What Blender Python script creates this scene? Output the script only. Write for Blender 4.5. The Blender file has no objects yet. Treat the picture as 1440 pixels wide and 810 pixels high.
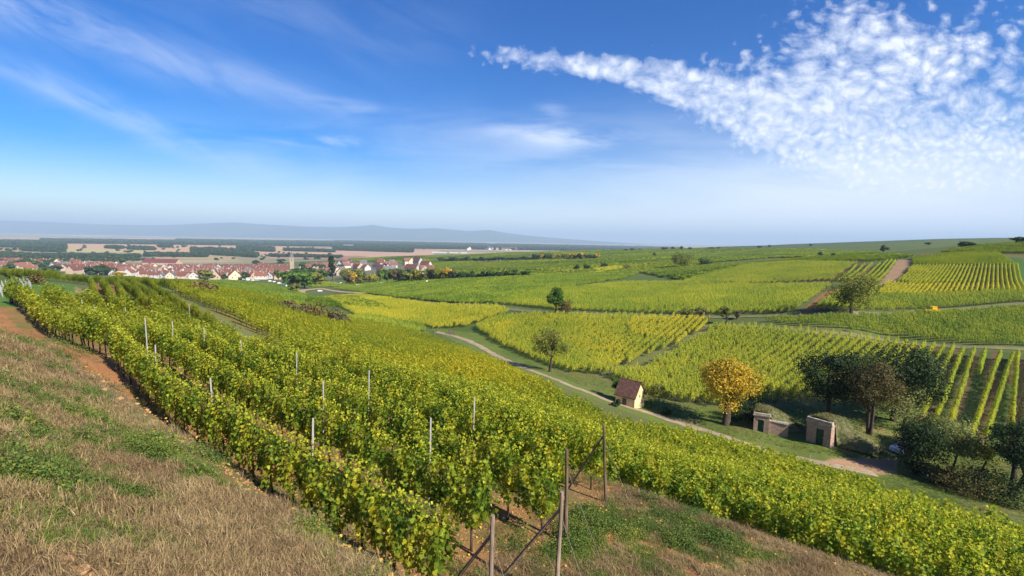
import bpy, math, random
import numpy as np
from mathutils import Vector, Matrix
R = math.radians
rng = np.random.default_rng(7)
random.seed(7)
scene = bpy.context.scene
COL = scene.collection

# ------------------------------------------------------------------ camera
FPX = 680.0                                   # focal length in pixels of the 1440 wide photograph
PITCH = math.atan(68 / FPX); ROLL = 0.018
Fw = np.array([0, math.cos(PITCH), -math.sin(PITCH)])
R0 = np.array([1.0, 0, 0]); U0 = np.cross(R0, Fw)
Rt = R0 * math.cos(ROLL) + U0 * math.sin(ROLL)
Up = U0 * math.cos(ROLL) - R0 * math.sin(ROLL)
cam_data = bpy.data.cameras.new('camera'); cam = bpy.data.objects.new('camera', cam_data); COL.objects.link(cam)
cam.matrix_world = Matrix(((Rt[0], Up[0], -Fw[0], 0), (Rt[1], Up[1], -Fw[1], 0), (Rt[2], Up[2], -Fw[2], 0), (0, 0, 0, 1)))
cam_data.sensor_width = 36; cam_data.lens = 36 * FPX / 1440
cam_data.clip_start = 0.1; cam_data.clip_end = 200000
scene.camera = cam

# ------------------------------------------------------------------ sun and exposure
SUN = Vector((0.61, -0.51, 0.59)).normalized()          # towards the sun: right, a little behind
SUN_EL = math.asin(SUN.z); SUN_AZ = math.atan2(SUN.x, SUN.y)
sl = bpy.data.lights.new('sun', 'SUN'); sl.energy = 4.9; sl.angle = R(0.55); sl.color = (1.0, 0.93, 0.80)
so = bpy.data.objects.new('sun', sl); COL.objects.link(so)
so.rotation_euler = SUN.to_track_quat('Z', 'Y').to_euler()
scene.view_settings.view_transform = 'Standard'; scene.view_settings.look = 'None'
scene.view_settings.exposure = 0.92; scene.view_settings.gamma = 1.0
scene.view_settings.use_curve_mapping = False
scene.cycles.use_denoising = True
scene.cycles.max_bounces = 5; scene.cycles.diffuse_bounces = 2; scene.cycles.glossy_bounces = 1
scene.cycles.transmission_bounces = 2; scene.cycles.volume_bounces = 0; scene.cycles.transparent_max_bounces = 4
scene.cycles.sample_clamp_indirect = 4.0

# ------------------------------------------------------------------ little node language
class NT:
    def __init__(s, tree): s.t = tree; s.n = tree.nodes; s.l = tree.links
    def node(s, typ, **kw):
        n = s.n.new(typ)
        for k, v in kw.items(): setattr(n, k, v)
        return n
    def put(s, sock, v):
        if isinstance(v, bpy.types.NodeSocket): s.l.new(v, sock)
        elif v is not None: sock.default_value = v
    def m(s, op, a, b=None, c=None, clamp=False):
        n = s.node('ShaderNodeMath', operation=op, use_clamp=clamp)
        s.put(n.inputs[0], a)
        if b is not None: s.put(n.inputs[1], b)
        if c is not None: s.put(n.inputs[2], c)
        return n.outputs[0]
    def vm(s, op, a, b=None):
        n = s.node('ShaderNodeVectorMath', operation=op); s.put(n.inputs[0], a)
        if b is not None: s.put(n.inputs[1], b)
        return n.outputs[0]
    def sep(s, v):
        n = s.node('ShaderNodeSeparateXYZ'); s.put(n.inputs[0], v); return n.outputs
    def comb(s, x, y, z):
        n = s.node('ShaderNodeCombineXYZ'); s.put(n.inputs[0], x); s.put(n.inputs[1], y); s.put(n.inputs[2], z); return n.outputs[0]
    def noise(s, vec, scale, detail=4, rough=.55, dist=0.0):
        n = s.node('ShaderNodeTexNoise'); s.put(n.inputs['Vector'], vec)
        n.inputs['Scale'].default_value = scale; n.inputs['Detail'].default_value = detail
        n.inputs['Roughness'].default_value = rough; n.inputs['Distortion'].default_value = dist
        return n.outputs[0]
    def ramp(s, f, stops, interp='LINEAR'):
        n = s.node('ShaderNodeValToRGB'); s.put(n.inputs[0], f); cr = n.color_ramp; cr.interpolation = interp
        while len(cr.elements) < len(stops): cr.elements.new(0.5)
        for e, (p, c) in zip(cr.elements, stops):
            e.position = p; e.color = (*c, 1) if len(c) == 3 else c
        return n.outputs[0]
    def smooth(s, f, a, b):
        n = s.node('ShaderNodeMapRange', interpolation_type='SMOOTHSTEP'); s.put(n.inputs[0], f)
        n.inputs[1].default_value = a; n.inputs[2].default_value = b; return n.outputs[0]
    def mix(s, f, a, b, mode='MIX'):
        n = s.node('ShaderNodeMix', data_type='RGBA', blend_type=mode)
        s.put(n.inputs[0], f)
        for sock, v in ((n.inputs[6], a), (n.inputs[7], b)):
            if isinstance(v, tuple) and len(v) == 3: v = (*v, 1)
            s.put(sock, v)
        return n.outputs[2]

# ------------------------------------------------------------------ sky with its clouds
world = bpy.data.worlds.new("World"); scene.world = world; world.use_nodes = True
w = NT(world.node_tree); w.n.clear()
sky = w.node('ShaderNodeTexSky', sky_type='NISHITA'); sky.sun_disc = False
sky.sun_elevation = SUN_EL; sky.sun_rotation = SUN_AZ
sky.altitude = 300; sky.air_density = 1.0; sky.dust_density = 0.6; sky.ozone_density = 3.0
SKY_STRENGTH = 0.086
tc = w.node('ShaderNodeTexCoord'); D = w.sep(tc.outputs['Generated'])
zc = w.m('MAXIMUM', D[2], 0.015)
ysafe = w.m('MAXIMUM', D[1], 0.05)
AX = w.m('DIVIDE', D[0], ysafe); AZ = w.m('DIVIDE', zc, ysafe)         # tangents of bearing and height
PX = w.m('DIVIDE', D[0], w.m('ADD', zc, .06)); PY = w.m('DIVIDE', D[1], w.m('ADD', zc, .06))         # where the ray meets the cloud layer
P2 = w.comb(PX, w.m('MULTIPLY', PY, .42), 0.0)
def sky_ax(u): return (u - 720) / FPX
def sky_az(u, v): return ((337 + .018 * (u - 720)) - v) / FPX
def blob(u, v, wu, wv, slope=0.0, soft=1.0):
    """soft elliptical patch of sky, 1 at its middle; slope in rise per run"""
    dx = w.m('SUBTRACT', AX, sky_ax(u)); dz = w.m('SUBTRACT', AZ, sky_az(u, v))
    dz = w.m('SUBTRACT', dz, w.m('MULTIPLY', dx, slope))
    q = w.m('ADD', w.m('POWER', w.m('ABSOLUTE', w.m('DIVIDE', dx, wu / FPX)), 2.0), w.m('POWER', w.m('ABSOLUTE', w.m('DIVIDE', dz, wv / FPX)), 2.0))
    return w.m('EXPONENT', w.m('MULTIPLY', q, -soft))
def total(*a):
    r = a[0]
    for b in a[1:]: r = w.m('ADD', r, b)
    return r
# altocumulus field at the right and the band that reaches left from it
m1 = total(w.m('MULTIPLY', blob(1330, 140, 250, 120, -.22), .84), blob(1150, 190, 190, 52, -.33), w.m('MULTIPLY', blob(1430, 40, 250, 120), .35), w.m('MULTIPLY', blob(1150, 60, 110, 60, -.3), .62),
           w.m('MULTIPLY', blob(960, 142, 150, 34, -.36), 1.05), w.m('MULTIPLY', blob(760, 98, 150, 22, -.12), 1.1), w.m('MULTIPLY', blob(1130, 130, 120, 60, -.3), .45),
           w.m('MULTIPLY', blob(1330, 235, 330, 44, -.06), .95))
A2 = w.comb(AX, w.m('MULTIPLY', AZ, 1.35), 0.0)
warp = w.vm('ADD', A2, w.vm('MULTIPLY', w.comb(w.noise(A2, 7, 2), w.noise(w.vm('ADD', A2, (7.3, 2.1, 0)), 7, 2), 0.0), (.07, .07, 0)))
def puffs(vec, sc):
    n = w.node('ShaderNodeTexVoronoi', feature='SMOOTH_F1'); n.inputs['Scale'].default_value = sc; n.inputs['Smoothness'].default_value = .35; n.inputs['Randomness'].default_value = 1.0; w.put(n.inputs['Vector'], vec)
    return w.m('SUBTRACT', 1.0, w.m('MULTIPLY', n.outputs['Distance'], 1.15))
cells = w.m('ADD', w.m('MULTIPLY', w.noise(warp, 22.0, 4, .6), .62), w.m('MULTIPLY', puffs(warp, 34.0), .34))
cells2 = w.m('ADD', w.m('MULTIPLY', w.noise(w.vm('ADD', warp, (3, 1, 0)), 42.0, 4, .6), .62), w.m('MULTIPLY', puffs(warp, 62.0), .34))
fine = w.noise(warp, 70.0, 4, .65)
big = w.noise(w.vm('ADD', A2, (5, 2, 0)), 4.5, 3, .6)
lowc = w.smooth(AZ, .34, .18)                                       # puffs look smaller towards the horizon
cells = w.m('ADD', w.m('MULTIPLY', cells, w.m('SUBTRACT', 1.0, lowc)), w.m('MULTIPLY', cells2, lowc))
pat = total(w.m('MULTIPLY', cells, .80), w.m('MULTIPLY', fine, .34), w.m('MULTIPLY', big, .46))   # mean about .74
thr = w.m('SUBTRACT', 1.12, w.m('MULTIPLY', w.m('MINIMUM', m1, 1.3), .47))
alto = w.m('SMOOTH_MAX', w.m('MULTIPLY', w.m('SUBTRACT', pat, thr), 2.9), 0.0, .05)
alto = w.m('MINIMUM', w.m('MULTIPLY', alto, w.m('MINIMUM', w.m('MULTIPLY', m1, 2.5), 1.0)), 1.0)
# thin cirrus streaks drawn out along long lines
sx = w.m('ADD', w.m('MULTIPLY', AX, .95), w.m('MULTIPLY', AZ, -.4)); sy = w.m('ADD', w.m('MULTIPLY', AX, .42), w.m('MULTIPLY', AZ, .9))
st = w.noise(w.comb(w.m('MULTIPLY', sx, 1.4), w.m('MULTIPLY', sy, 7.0), 0.0), 2.2, 6, .62, .7)
st2 = w.noise(w.comb(w.m('MULTIPLY', AX, 1.6), w.m('MULTIPLY', AZ, 9.0), 3.0), 2.0, 6, .62, .5)
mc = total(w.m('MULTIPLY', blob(60, 30, 240, 34, -.30), 1.0), w.m('MULTIPLY', blob(130, 145, 210, 20, -.42), .95), w.m('MULTIPLY', blob(380, 128, 150, 22, -.22), .55),
           w.m('MULTIPLY', blob(400, 30, 130, 30, -.1), .30), w.m('MULTIPLY', blob(560, 70, 90, 45, .2), .20))
cir = w.m('MULTIPLY', mc, w.smooth(st, .30, .72))
mh = total(w.m('MULTIPLY', blob(775, 195, 85, 14, -.05), 1.15), w.m('MULTIPLY', blob(455, 202, 60, 7, -.02), .95), w.m('MULTIPLY', blob(480, 153, 55, 8, -.1), .7),
           w.m('MULTIPLY', blob(760, 215, 420, 45, -.02), .42), w.m('MULTIPLY', blob(330, 225, 260, 30, -.3), .25), w.m('MULTIPLY', blob(770, 160, 20, 14, -.5), .6))
cir2 = w.m('MULTIPLY', mh, w.smooth(st2, .34, .66))
veil = w.m('MULTIPLY', w.m('ADD', blob(1290, 290, 430, 95), w.m('MULTIPLY', blob(600, 330, 900, 62), .72)), .78)
veil = w.m('MULTIPLY', veil, w.m('ADD', .72, w.m('MULTIPLY', st2, .5)))
thin = w.m('MINIMUM', w.m('ADD', w.m('MULTIPLY', w.m('ADD', w.m('MULTIPLY', cir, .7), cir2), .5), veil), .92)
front = w.smooth(D[1], .02, .25)
thin = w.m('MULTIPLY', thin, front); alto = w.m('MULTIPLY', w.m('MULTIPLY', alto, .84), front)
hs = w.node('ShaderNodeHueSaturation'); hs.inputs['Saturation'].default_value = 1.8; hs.inputs['Value'].default_value = .92
hs.inputs['Hue'].default_value = .517
w.put(hs.inputs['Color'], sky.outputs[0])
CL = 7.2
skyc = w.mix(thin, hs.outputs[0], (CL * .90, CL * .97, CL * 1.10))
shade = w.mix(w.smooth(pat, .75, 1.15), (CL * .84, CL * .91, CL * 1.05), (CL * 1.18, CL * 1.18, CL * 1.20))
skyc = w.mix(alto, skyc, shade)
bg = w.node('ShaderNodeBackground'); w.put(bg.inputs[0], skyc); bg.inputs[1].default_value = SKY_STRENGTH
wo = w.node('ShaderNodeOutputWorld'); w.l.new(bg.outputs[0], wo.inputs[0])
world.cycles.sampling_method = 'MANUAL'; world.cycles.sample_map_resolution = 512

# ------------------------------------------------------------------ terrain as a height function
K = 1.2                                                        # size of the near terraces
NV = np.array([.61, .79]); SV = np.array([-.79, .61])          # downslope and along the terraces
def ray(u, v):
    u = np.asarray(u, float); v = np.asarray(v, float)
    x = (u - 720) / FPX; y = (405 - v) / FPX
    return Fw + x[..., None] * Rt + y[..., None] * Up
def at_depth(u, v, d):
    r = ray(u, v); return r * (np.asarray(d, float) / r[..., 1])[..., None]
def project(P):
    P = np.asarray(P, float); c = P @ Fw; c = np.where(c > .01, c, np.nan)
    return 720 + FPX * (P @ Rt) / c, 405 - FPX * (P @ Up) / c
CP = """
950 700 19|1300 770 17|1100 760 15|1200 700 30|1400 730 30|1000 650 32|850 620 33|900 600 45|700 560 38|800 560 52|1440 775 22|1550 800 22
870 562 78|960 592 71|1100 634 61.5|1230 664 56|1440 722 47|1440 700 51|1600 760 45|1060 600 68|1155 625 62.5|1195 610 66.5|1250 600 70|1020 598 69|1330 665 57.5|1600 700 55
900 545 86|1000 480 118|1200 490 108|1400 520 90|1430 640 60|1300 560 80|1150 560 80|1060 455 130|1250 475 118|1440 495 102|1600 520 95
1440 430 135|1195 438 130|1000 442 150|780 443 150|650 430 190|560 445 185|615 467 152|700 497 118|770 520 97|680 470 140|850 500 112|1600 450 120
1300 415 165|1430 410 160|1300 390 210|1300 365 290|1440 365 240|1440 343 310|1200 382 260|1250 360 340|1600 420 160|1600 360 260|1600 330 340
1250 343 1500|1100 349 1500|1000 350 1500|1340 340 1500|1500 338 1500|1100 377 330|1000 385 330|1100 400 230|1000 410 230|900 400 300|900 380 420|900 362 700|1000 358 900|1100 361 600|1200 359 600
800 365 850|700 395 330|640 410 260|600 390 480|700 375 650|640 372 800|560 361 1300|720 355.5 1400|850 352.5 1400|480 366 1300|900 352 1400
330 392 680|250 390 760|410 388 930|330 370 1340|0 370 1100|100 375 1000|-150 368 1100|480 396 560|430 402 500|560 396 540|520 375 1000|600 381 700|220 378 1050
430 415 400|420 425 330|500 425 300|350 410 260|320 402 310|300 396.5 480|280 411 150|380 400 430|0 388 112|100 391.5 130|200 397 180|-200 383 115
60 412 60|130 427 50|0 402 75|-150 400 60|240 447 42|150 441 42|330 472 42|330 441 65|400 430 110|400 471 60|450 460 90|470 430 200|440 441 150|500 500 50|600 500 80|600 540 42|700 520 75
520 465 120|560 480 105|450 500 38|380 500 32|250 405 95|180 402 120
"""
pts = []
for part in CP.replace('\n', '|').split('|'):
    if part.strip():
        u, v, d = map(float, part.split()); d *= 1 + (K - 1) * min(1, max(0, (47 - d) / 22)); pts.append(at_depth(u, v, d))
def near_z(x, y):
    """terraces close to the camera"""
    p = (NV[0] * x + NV[1] * y) / K; s = (SV[0] * x + SV[1] * y) / K
    z1 = np.interp(p, [-30, -6, -1.2, 0, 1.5, 3.15, 3.35, 3.9, 8, 11.6, 12.2, 13.4, 24, 40],
                   [12, 1.0, -1.55, -1.75, -2.85, -3.75, -4.10, -5.35, -6.05, -6.60, -6.85, -8.3, -10.9, -16.8])
    z2 = np.interp(p, [-30, -6, -1.2, 0, 1.5, 3.15, 3.35, 3.9, 8, 24, 40],
                   [12, 1.0, -1.55, -1.75, -2.85, -3.75, -4.05, -5.08, -5.9, -8.6, -11.0])
    t = np.clip((s - 14) / 14, 0, 1); t = t * t * (3 - 2 * t)
    return (z1 * (1 - t) + z2 * t) * K
for a in np.arange(-180, 180, 9):                              # ring that ties the terraces to the hills
    for r in (19, 27):
        x, y = r * math.sin(R(a)), r * math.cos(R(a))
        if y < 7 or r == 19: pts.append((x, y, near_z(x, y)))
for u, v, d in ((10, 430, 38), (100, 470, 31), (60, 440, 36)): pts.append(at_depth(u, v, d))
for a in list(range(75, 290, 24)):                             # behind and beside
    for r, z in ((60, 18), (250, 45), (1000, 110), (4000, 150)):
        k = abs(180 - a) / 105.0; zz = z * (1 - .9 * k)
        if k > .75: zz = {60: -12, 250: -8, 1000: -5, 4000: -70}[r]
        pts.append((r * math.sin(R(a)), r * math.cos(R(a)), zz))
for a in range(-62, 66, 14):
    for r in (2100, 3000, 5000): 
        if r > 2100 or a < 35: pts.append((r * math.sin(R(a)), r * math.cos(R(a)), -85))
pts = np.array(pts, float)
def warpc(x, y):
    r = np.hypot(x, y) + 1e-6; th = np.arctan2(x, y)
    return np.stack([np.sin(th) * 1.5, np.cos(th) * 1.5, np.log(r) * 1.0], -1)
C0 = warpc(pts[:, 0], pts[:, 1])
def kern(a, b):
    d2 = ((a[:, None, :] - b[None]) ** 2).sum(-1); return np.sqrt(d2 + .03 ** 2)
n = len(pts)
A = np.zeros((n + 4, n + 4)); A[:n, :n] = kern(C0, C0) - np.eye(n) * .004
A[:n, n] = 1; A[:n, n + 1:] = C0; A[n, :n] = 1; A[n + 1:, :n] = C0.T
WTS = np.linalg.solve(A, np.concatenate([pts[:, 2], np.zeros(4)]))
def vnoise(x, y, sc, seed=0):
    """smooth value noise -1..1"""
    x = np.asarray(x) / sc + seed * 17.3; y = np.asarray(y) / sc + seed * 9.7
    xi = np.floor(x).astype(np.int64); yi = np.floor(y).astype(np.int64); fx = x - xi; fy = y - yi
    fx = fx * fx * (3 - 2 * fx); fy = fy * fy * (3 - 2 * fy)
    def h(i, j):
        q = (i * 374761393 + j * 668265263 + seed * 144665) & 0xffffffff
        q = ((q ^ (q >> 13)) * 1274126177) & 0xffffffff
        return ((q ^ (q >> 16)) & 0xffff) / 32767.5 - 1
    return (h(xi, yi) * (1 - fx) + h(xi + 1, yi) * fx) * (1 - fy) + (h(xi, yi + 1) * (1 - fx) + h(xi + 1, yi + 1) * fx) * fy
def far_z(x, y):
    sh = np.shape(x); x = np.ravel(x); y = np.ravel(y); out = np.empty(len(x))
    for i in range(0, len(x), 40000):
        c = warpc(x[i:i + 40000], y[i:i + 40000])
        out[i:i + 40000] = kern(c, C0) @ WTS[:n] + WTS[n] + c @ WTS[n + 1:]
    r = np.hypot(x, y); k = np.clip((r - 2500) / 3000, 0, 1)
    th = np.degrees(np.arctan2(x, y)); back = np.clip((np.abs(th) - 75) / 20, 0, 1)
    k = k * k * (3 - 2 * k)
    out = out * (1 - k) + k * (-85 + 160 * back)
    return out.reshape(sh)
def height(x, y):
    x = np.asarray(x, float); y = np.asarray(y, float)
    r = np.hypot(x, y); k = np.clip((r - 17) / 12, 0, 1); k = k * k * (3 - 2 * k)
    xs = np.ravel(x); ys = np.ravel(y); ks = np.ravel(k); z = np.empty(len(xs))
    nm = ks < 1; fm = ks > 0
    zn = np.zeros(len(xs)); zf = np.zeros(len(xs))
    zn[nm] = near_z(xs[nm], ys[nm]); zf[fm] = far_z(xs[fm], ys[fm])
    z = zn * (1 - ks) + zf * ks
    rr = np.hypot(xs, ys)
    z += vnoise(xs, ys, 1.3, 1) * .035 * (rr < 60) + vnoise(xs, ys, .5, 5) * .02 * (rr < 15) + vnoise(xs, ys, 18, 2) * .12 * np.clip(rr / 60 - .3, 0, 1)
    z += vnoise(xs, ys, 90, 3) * .9 * np.clip(rr / 300 - .6, 0, 1) * (rr < 2000)
    return z.reshape(np.shape(x))
# terrain sheet: rings round the camera, also the lookup table for z
RING = np.concatenate([[0.0, .6], np.exp(np.arange(math.log(1.2), math.log(40000), .0085))])
ANG = np.radians(np.concatenate([np.arange(-180, -66, 2.0), np.arange(-66, -56, .5), np.arange(-56, 56, .2), np.arange(56, 66, .5), np.arange(66, 180, 2.0)]))
GX = RING[:, None] * np.sin(ANG)[None]; GY = RING[:, None] * np.cos(ANG)[None]
GZ = height(GX, GY)
LR = np.log(np.maximum(RING, 1e-3))
def zat(x, y):
    """height of the sheet itself, interpolated from its own vertices"""
    x = np.asarray(x, float); y = np.asarray(y, float); r = np.hypot(x, y); a = np.arctan2(x, y)
    fi = np.interp(r, RING, np.arange(len(RING))); fj = np.interp(a, ANG, np.arange(len(ANG)))
    i = np.clip(fi.astype(int), 0, len(RING) - 2); j = np.clip(fj.astype(int), 0, len(ANG) - 2)
    a_ = fi - i; b_ = fj - j
    return (GZ[i, j] * (1 - a_) + GZ[i + 1, j] * a_) * (1 - b_) + (GZ[i, j + 1] * (1 - a_) + GZ[i + 1, j + 1] * a_) * b_
def ground(u, v, dmin=2.0, dmax=30000):
    """first point of the ground seen along the line of sight of pixel (u, v)"""
    r = ray(u, v); r = r / r[1]
    ds = np.exp(np.linspace(math.log(dmin), math.log(dmax), 4000))
    zz = zat(ds * r[0], ds); hit = np.nonzero(zz >= ds * r[2])[0]
    if len(hit) == 0: return None
    d = ds[hit[0]]; return np.array([d * r[0], d, float(zat(d * r[0], d))])
def gpts(pix, **k):
    o = [ground(u, v, **k) for u, v in pix]
    return np.array([q for q in o if q is not None])
def inpoly(x, y, poly):
    x = np.asarray(x); y = np.asarray(y); c = np.zeros(x.shape, bool); n_ = len(poly)
    for i in range(n_):
        x1, y1 = poly[i][:2]; x2, y2 = poly[(i + 1) % n_][:2]
        if y1 == y2: continue
        c ^= ((y1 > y) != (y2 > y)) & (x < (x2 - x1) * (y - y1) / (y2 - y1) + x1)
    return c
# ------------------------------------------------------------------ mesh and object helpers
def mesh_obj(name, V, F, mat=None, parent=None, attrs=None, smooth=False, loc=None, link=True, fmat=None):
    """V (n,3) array, F list of faces or (m,k) array"""
    me = bpy.data.meshes.new(name); V = np.asarray(V, np.float32)
    if isinstance(F, np.ndarray) and F.ndim == 2:
        m_, k_ = F.shape
        me.vertices.add(len(V)); me.vertices.foreach_set('co', V.ravel())
        me.loops.add(m_ * k_); me.loops.foreach_set('vertex_index', F.astype(np.int32).ravel())
        me.polygons.add(m_); me.polygons.foreach_set('loop_start', np.arange(0, m_ * k_, k_, dtype=np.int32))
        me.update(calc_edges=True)
    else:
        me.from_pydata([tuple(map(float, q)) for q in V], [], [tuple(map(int, f)) for f in F])
    for k, (dom, typ, arr) in (attrs or {}).items():
        at = me.attributes.new(k, typ, dom)
        arr = np.asarray(arr, np.float32)
        at.data.foreach_set('color' if typ == 'FLOAT_COLOR' else ('vector' if typ == 'FLOAT_VECTOR' else 'value'), arr.ravel())
    for mm in (mat if isinstance(mat, (list, tuple)) else [mat]):
        if mm is not None: me.materials.append(mm)
    if fmat is not None: me.polygons.foreach_set('material_index', np.asarray(fmat, np.int32))
    if smooth: me.polygons.foreach_set('use_smooth', np.ones(len(me.polygons), bool))
    o = bpy.data.objects.new(name, me)
    if link: COL.objects.link(o)
    if parent is not None: o.parent = parent
    if loc is not None: o.location = loc
    return o
def empty(name, loc, rz=0.0):
    o = bpy.data.objects.new(name, None); COL.objects.link(o); o.location = loc; o.rotation_euler = (0, 0, rz)
    o.empty_display_size = .3; return o
def tag(o, label=None, cat=None, group=None, kind=None):
    if label: o['label'] = label
    if cat: o['category'] = cat
    if group: o['group'] = group
    if kind: o['kind'] = kind
    return o
def copy_tree(o, loc=None, rz=None, sc=None, parent=None):
    c = o.copy(); COL.objects.link(c)
    if parent is not None: c.parent = parent
    else:
        if loc is not None: c.location = loc
        if rz is not None: c.rotation_euler = (0, 0, rz)
        if sc is not None: c.scale = sc if hasattr(sc, '__len__') else (sc, sc, sc)
    for ch in CH.get(o.name, list(o.children)): copy_tree(ch, parent=c)
    return c
CH = {}
class MB:
    """collects shapes into one mesh"""
    def __init__(s): s.V = []; s.F = []; s.M = []; s.n = 0
    def add(s, V, F, mi=0):
        s.V.append(np.asarray(V, float)); s.F += [tuple(int(i) + s.n for i in f) for f in F]; s.M += [mi] * len(F); s.n += len(V); return s
    def box(s, x0, x1, y0, y1, z0, z1, mi=0):
        V = [(x, y, z) for z in (z0, z1) for y in (y0, y1) for x in (x0, x1)]
        return s.add(V, [(0, 2, 3, 1), (4, 5, 7, 6), (0, 1, 5, 4), (2, 6, 7, 3), (0, 4, 6, 2), (1, 3, 7, 5)], mi)
    def tube(s, P, rad, n=7, mi=0, cap=True):
        P = np.asarray(P, float); rad = np.broadcast_to(rad, len(P)); rings = []
        for i in range(len(P)):
            t = P[min(i + 1, len(P) - 1)] - P[max(i - 1, 0)]; t /= np.linalg.norm(t) + 1e-9
            a = np.cross(t, [0.31, .2, .93] if abs(t[2]) < .9 else [1, 0.1, 0]); a /= np.linalg.norm(a); b = np.cross(t, a)
            q = np.arange(n) / n * 2 * math.pi
            rings.append(P[i] + rad[i] * (np.cos(q)[:, None] * a + np.sin(q)[:, None] * b))
        F = [(i * n + j, i * n + (j + 1) % n, (i + 1) * n + (j + 1) % n, (i + 1) * n + j) for i in range(len(P) - 1) for j in range(n)]
        if cap: F += [tuple(range(n))[::-1], tuple((len(P) - 1) * n + j for j in range(n))]
        return s.add(np.concatenate(rings), F, mi)
    def jitter(s, a, seed=0):
        g = np.random.default_rng(seed); s.V = [v + g.normal(0, a, v.shape) for v in s.V]; return s
    def build(s, name, mat, parent=None, smooth=False, loc=None, link=True):
        return mesh_obj(name, np.concatenate(s.V), s.F, mat, parent, smooth=smooth, loc=loc, link=link, fmat=s.M)

# ------------------------------------------------------------------ materials
def new_mat(name):
    m = bpy.data.materials.new(name); m.use_nodes = True; t = NT(m.node_tree); t.n.clear()
    out = t.node('ShaderNodeOutputMaterial'); return m, t, out
def finish(t, out, color, rough=.85, spec=.25, bump=None, bs=.3, bd=.02, metallic=0):
    p = t.node('ShaderNodeBsdfPrincipled'); t.put(p.inputs['Base Color'], color if not isinstance(color, tuple) else (*color[:3], 1))
    t.put(p.inputs['Roughness'], rough); p.inputs['Specular IOR Level'].default_value = spec; p.inputs['Metallic'].default_value = metallic
    if bump is not None:
        b = t.node('ShaderNodeBump'); t.put(b.inputs['Height'], bump); b.inputs['Strength'].default_value = bs; b.inputs['Distance'].default_value = bd
        t.l.new(b.outputs[0], p.inputs['Normal'])
    t.l.new(p.outputs[0], out.inputs[0]); return p
def simple(name, c1, c2=None, scale=6.0, rough=.85, spec=.25, bs=.4, bd=.02, stretch=(1, 1, 1), detail=5, metallic=0):
    m, t, out = new_mat(name); tc = t.node('ShaderNodeTexCoord')
    v = t.vm('MULTIPLY', tc.outputs['Object'], stretch); nz = t.noise(v, scale, detail, .6)
    c2 = c2 or tuple(x * .7 for x in c1)
    col = t.mix(t.smooth(nz, .34, .66), c1, c2)
    finish(t, out, col, rough, spec, nz, bs, bd, metallic); return m
def leaf_mat(name, stops, trans=.40, inst=False, vary=.35, rough=.65, spec=.14, sat_noise=True):
    """foliage: colour ramp read from the leaf's own random value, shifted by the tint of the plant"""
    m, t, out = new_mat(name)
    a = t.node('ShaderNodeAttribute', attribute_name='lf'); f = a.outputs['Fac']
    if inst:
        b = t.node('ShaderNodeAttribute', attribute_type='INSTANCER', attribute_name='tint'); shift = b.outputs['Fac']
        f = t.m('ADD', t.m('MULTIPLY', f, vary), t.m('MULTIPLY', shift, 1 - vary), clamp=True)
    else:
        oi = t.node('ShaderNodeObjectInfo'); r = oi.outputs['Random']
        f = t.m('ADD', t.m('MULTIPLY', f, 1 - .12), t.m('MULTIPLY', r, .12), clamp=True)
    col = t.ramp(f, stops)
    b2 = t.node('ShaderNodeAttribute', attribute_name='lv')
    hv = t.node('ShaderNodeHueSaturation'); t.put(hv.inputs['Color'], col)
    t.put(hv.inputs['Value'], t.m('ADD', .74, t.m('MULTIPLY', b2.outputs['Fac'], .52)))
    col = hv.outputs[0]
    p = t.node('ShaderNodeBsdfPrincipled'); t.put(p.inputs['Base Color'], col); p.inputs['Roughness'].default_value = rough
    p.inputs['Specular IOR Level'].default_value = spec
    tr = t.node('ShaderNodeBsdfTranslucent'); t.put(tr.inputs[0], t.mix(1.0, col, (1.25, 1.35, .55), 'MULTIPLY'))
    mx = t.node('ShaderNodeMixShader'); mx.inputs[0].default_value = trans
    t.l.new(p.outputs[0], mx.inputs[1]); t.l.new(tr.outputs[0], mx.inputs[2]); t.l.new(mx.outputs[0], out.inputs[0])
    return m
VINE_STOPS = [(0, (.050, .108, .018)), (.18, (.130, .212, .025)), (.36, (.250, .310, .034)), (.56, (.41, .400, .038)), (.78, (.58, .48, .036)), (.93, (.52, .33, .03)), (1, (.42, .17, .03))]
M = {}
M['vine_near'] = leaf_mat('vine_leaf', [(p_, tuple(min(.62, q * 1.14) for q in c_)) for p_, c_ in VINE_STOPS], trans=.46, inst=False)
M['vine_far'] = leaf_mat('vine_leaf_mass', VINE_STOPS, inst=True, vary=.32, trans=.43)
M['bark'] = simple('vine_bark', (.07, .048, .032), (.030, .020, .014), 14, stretch=(1, 1, .3), bs=.8)

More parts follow.
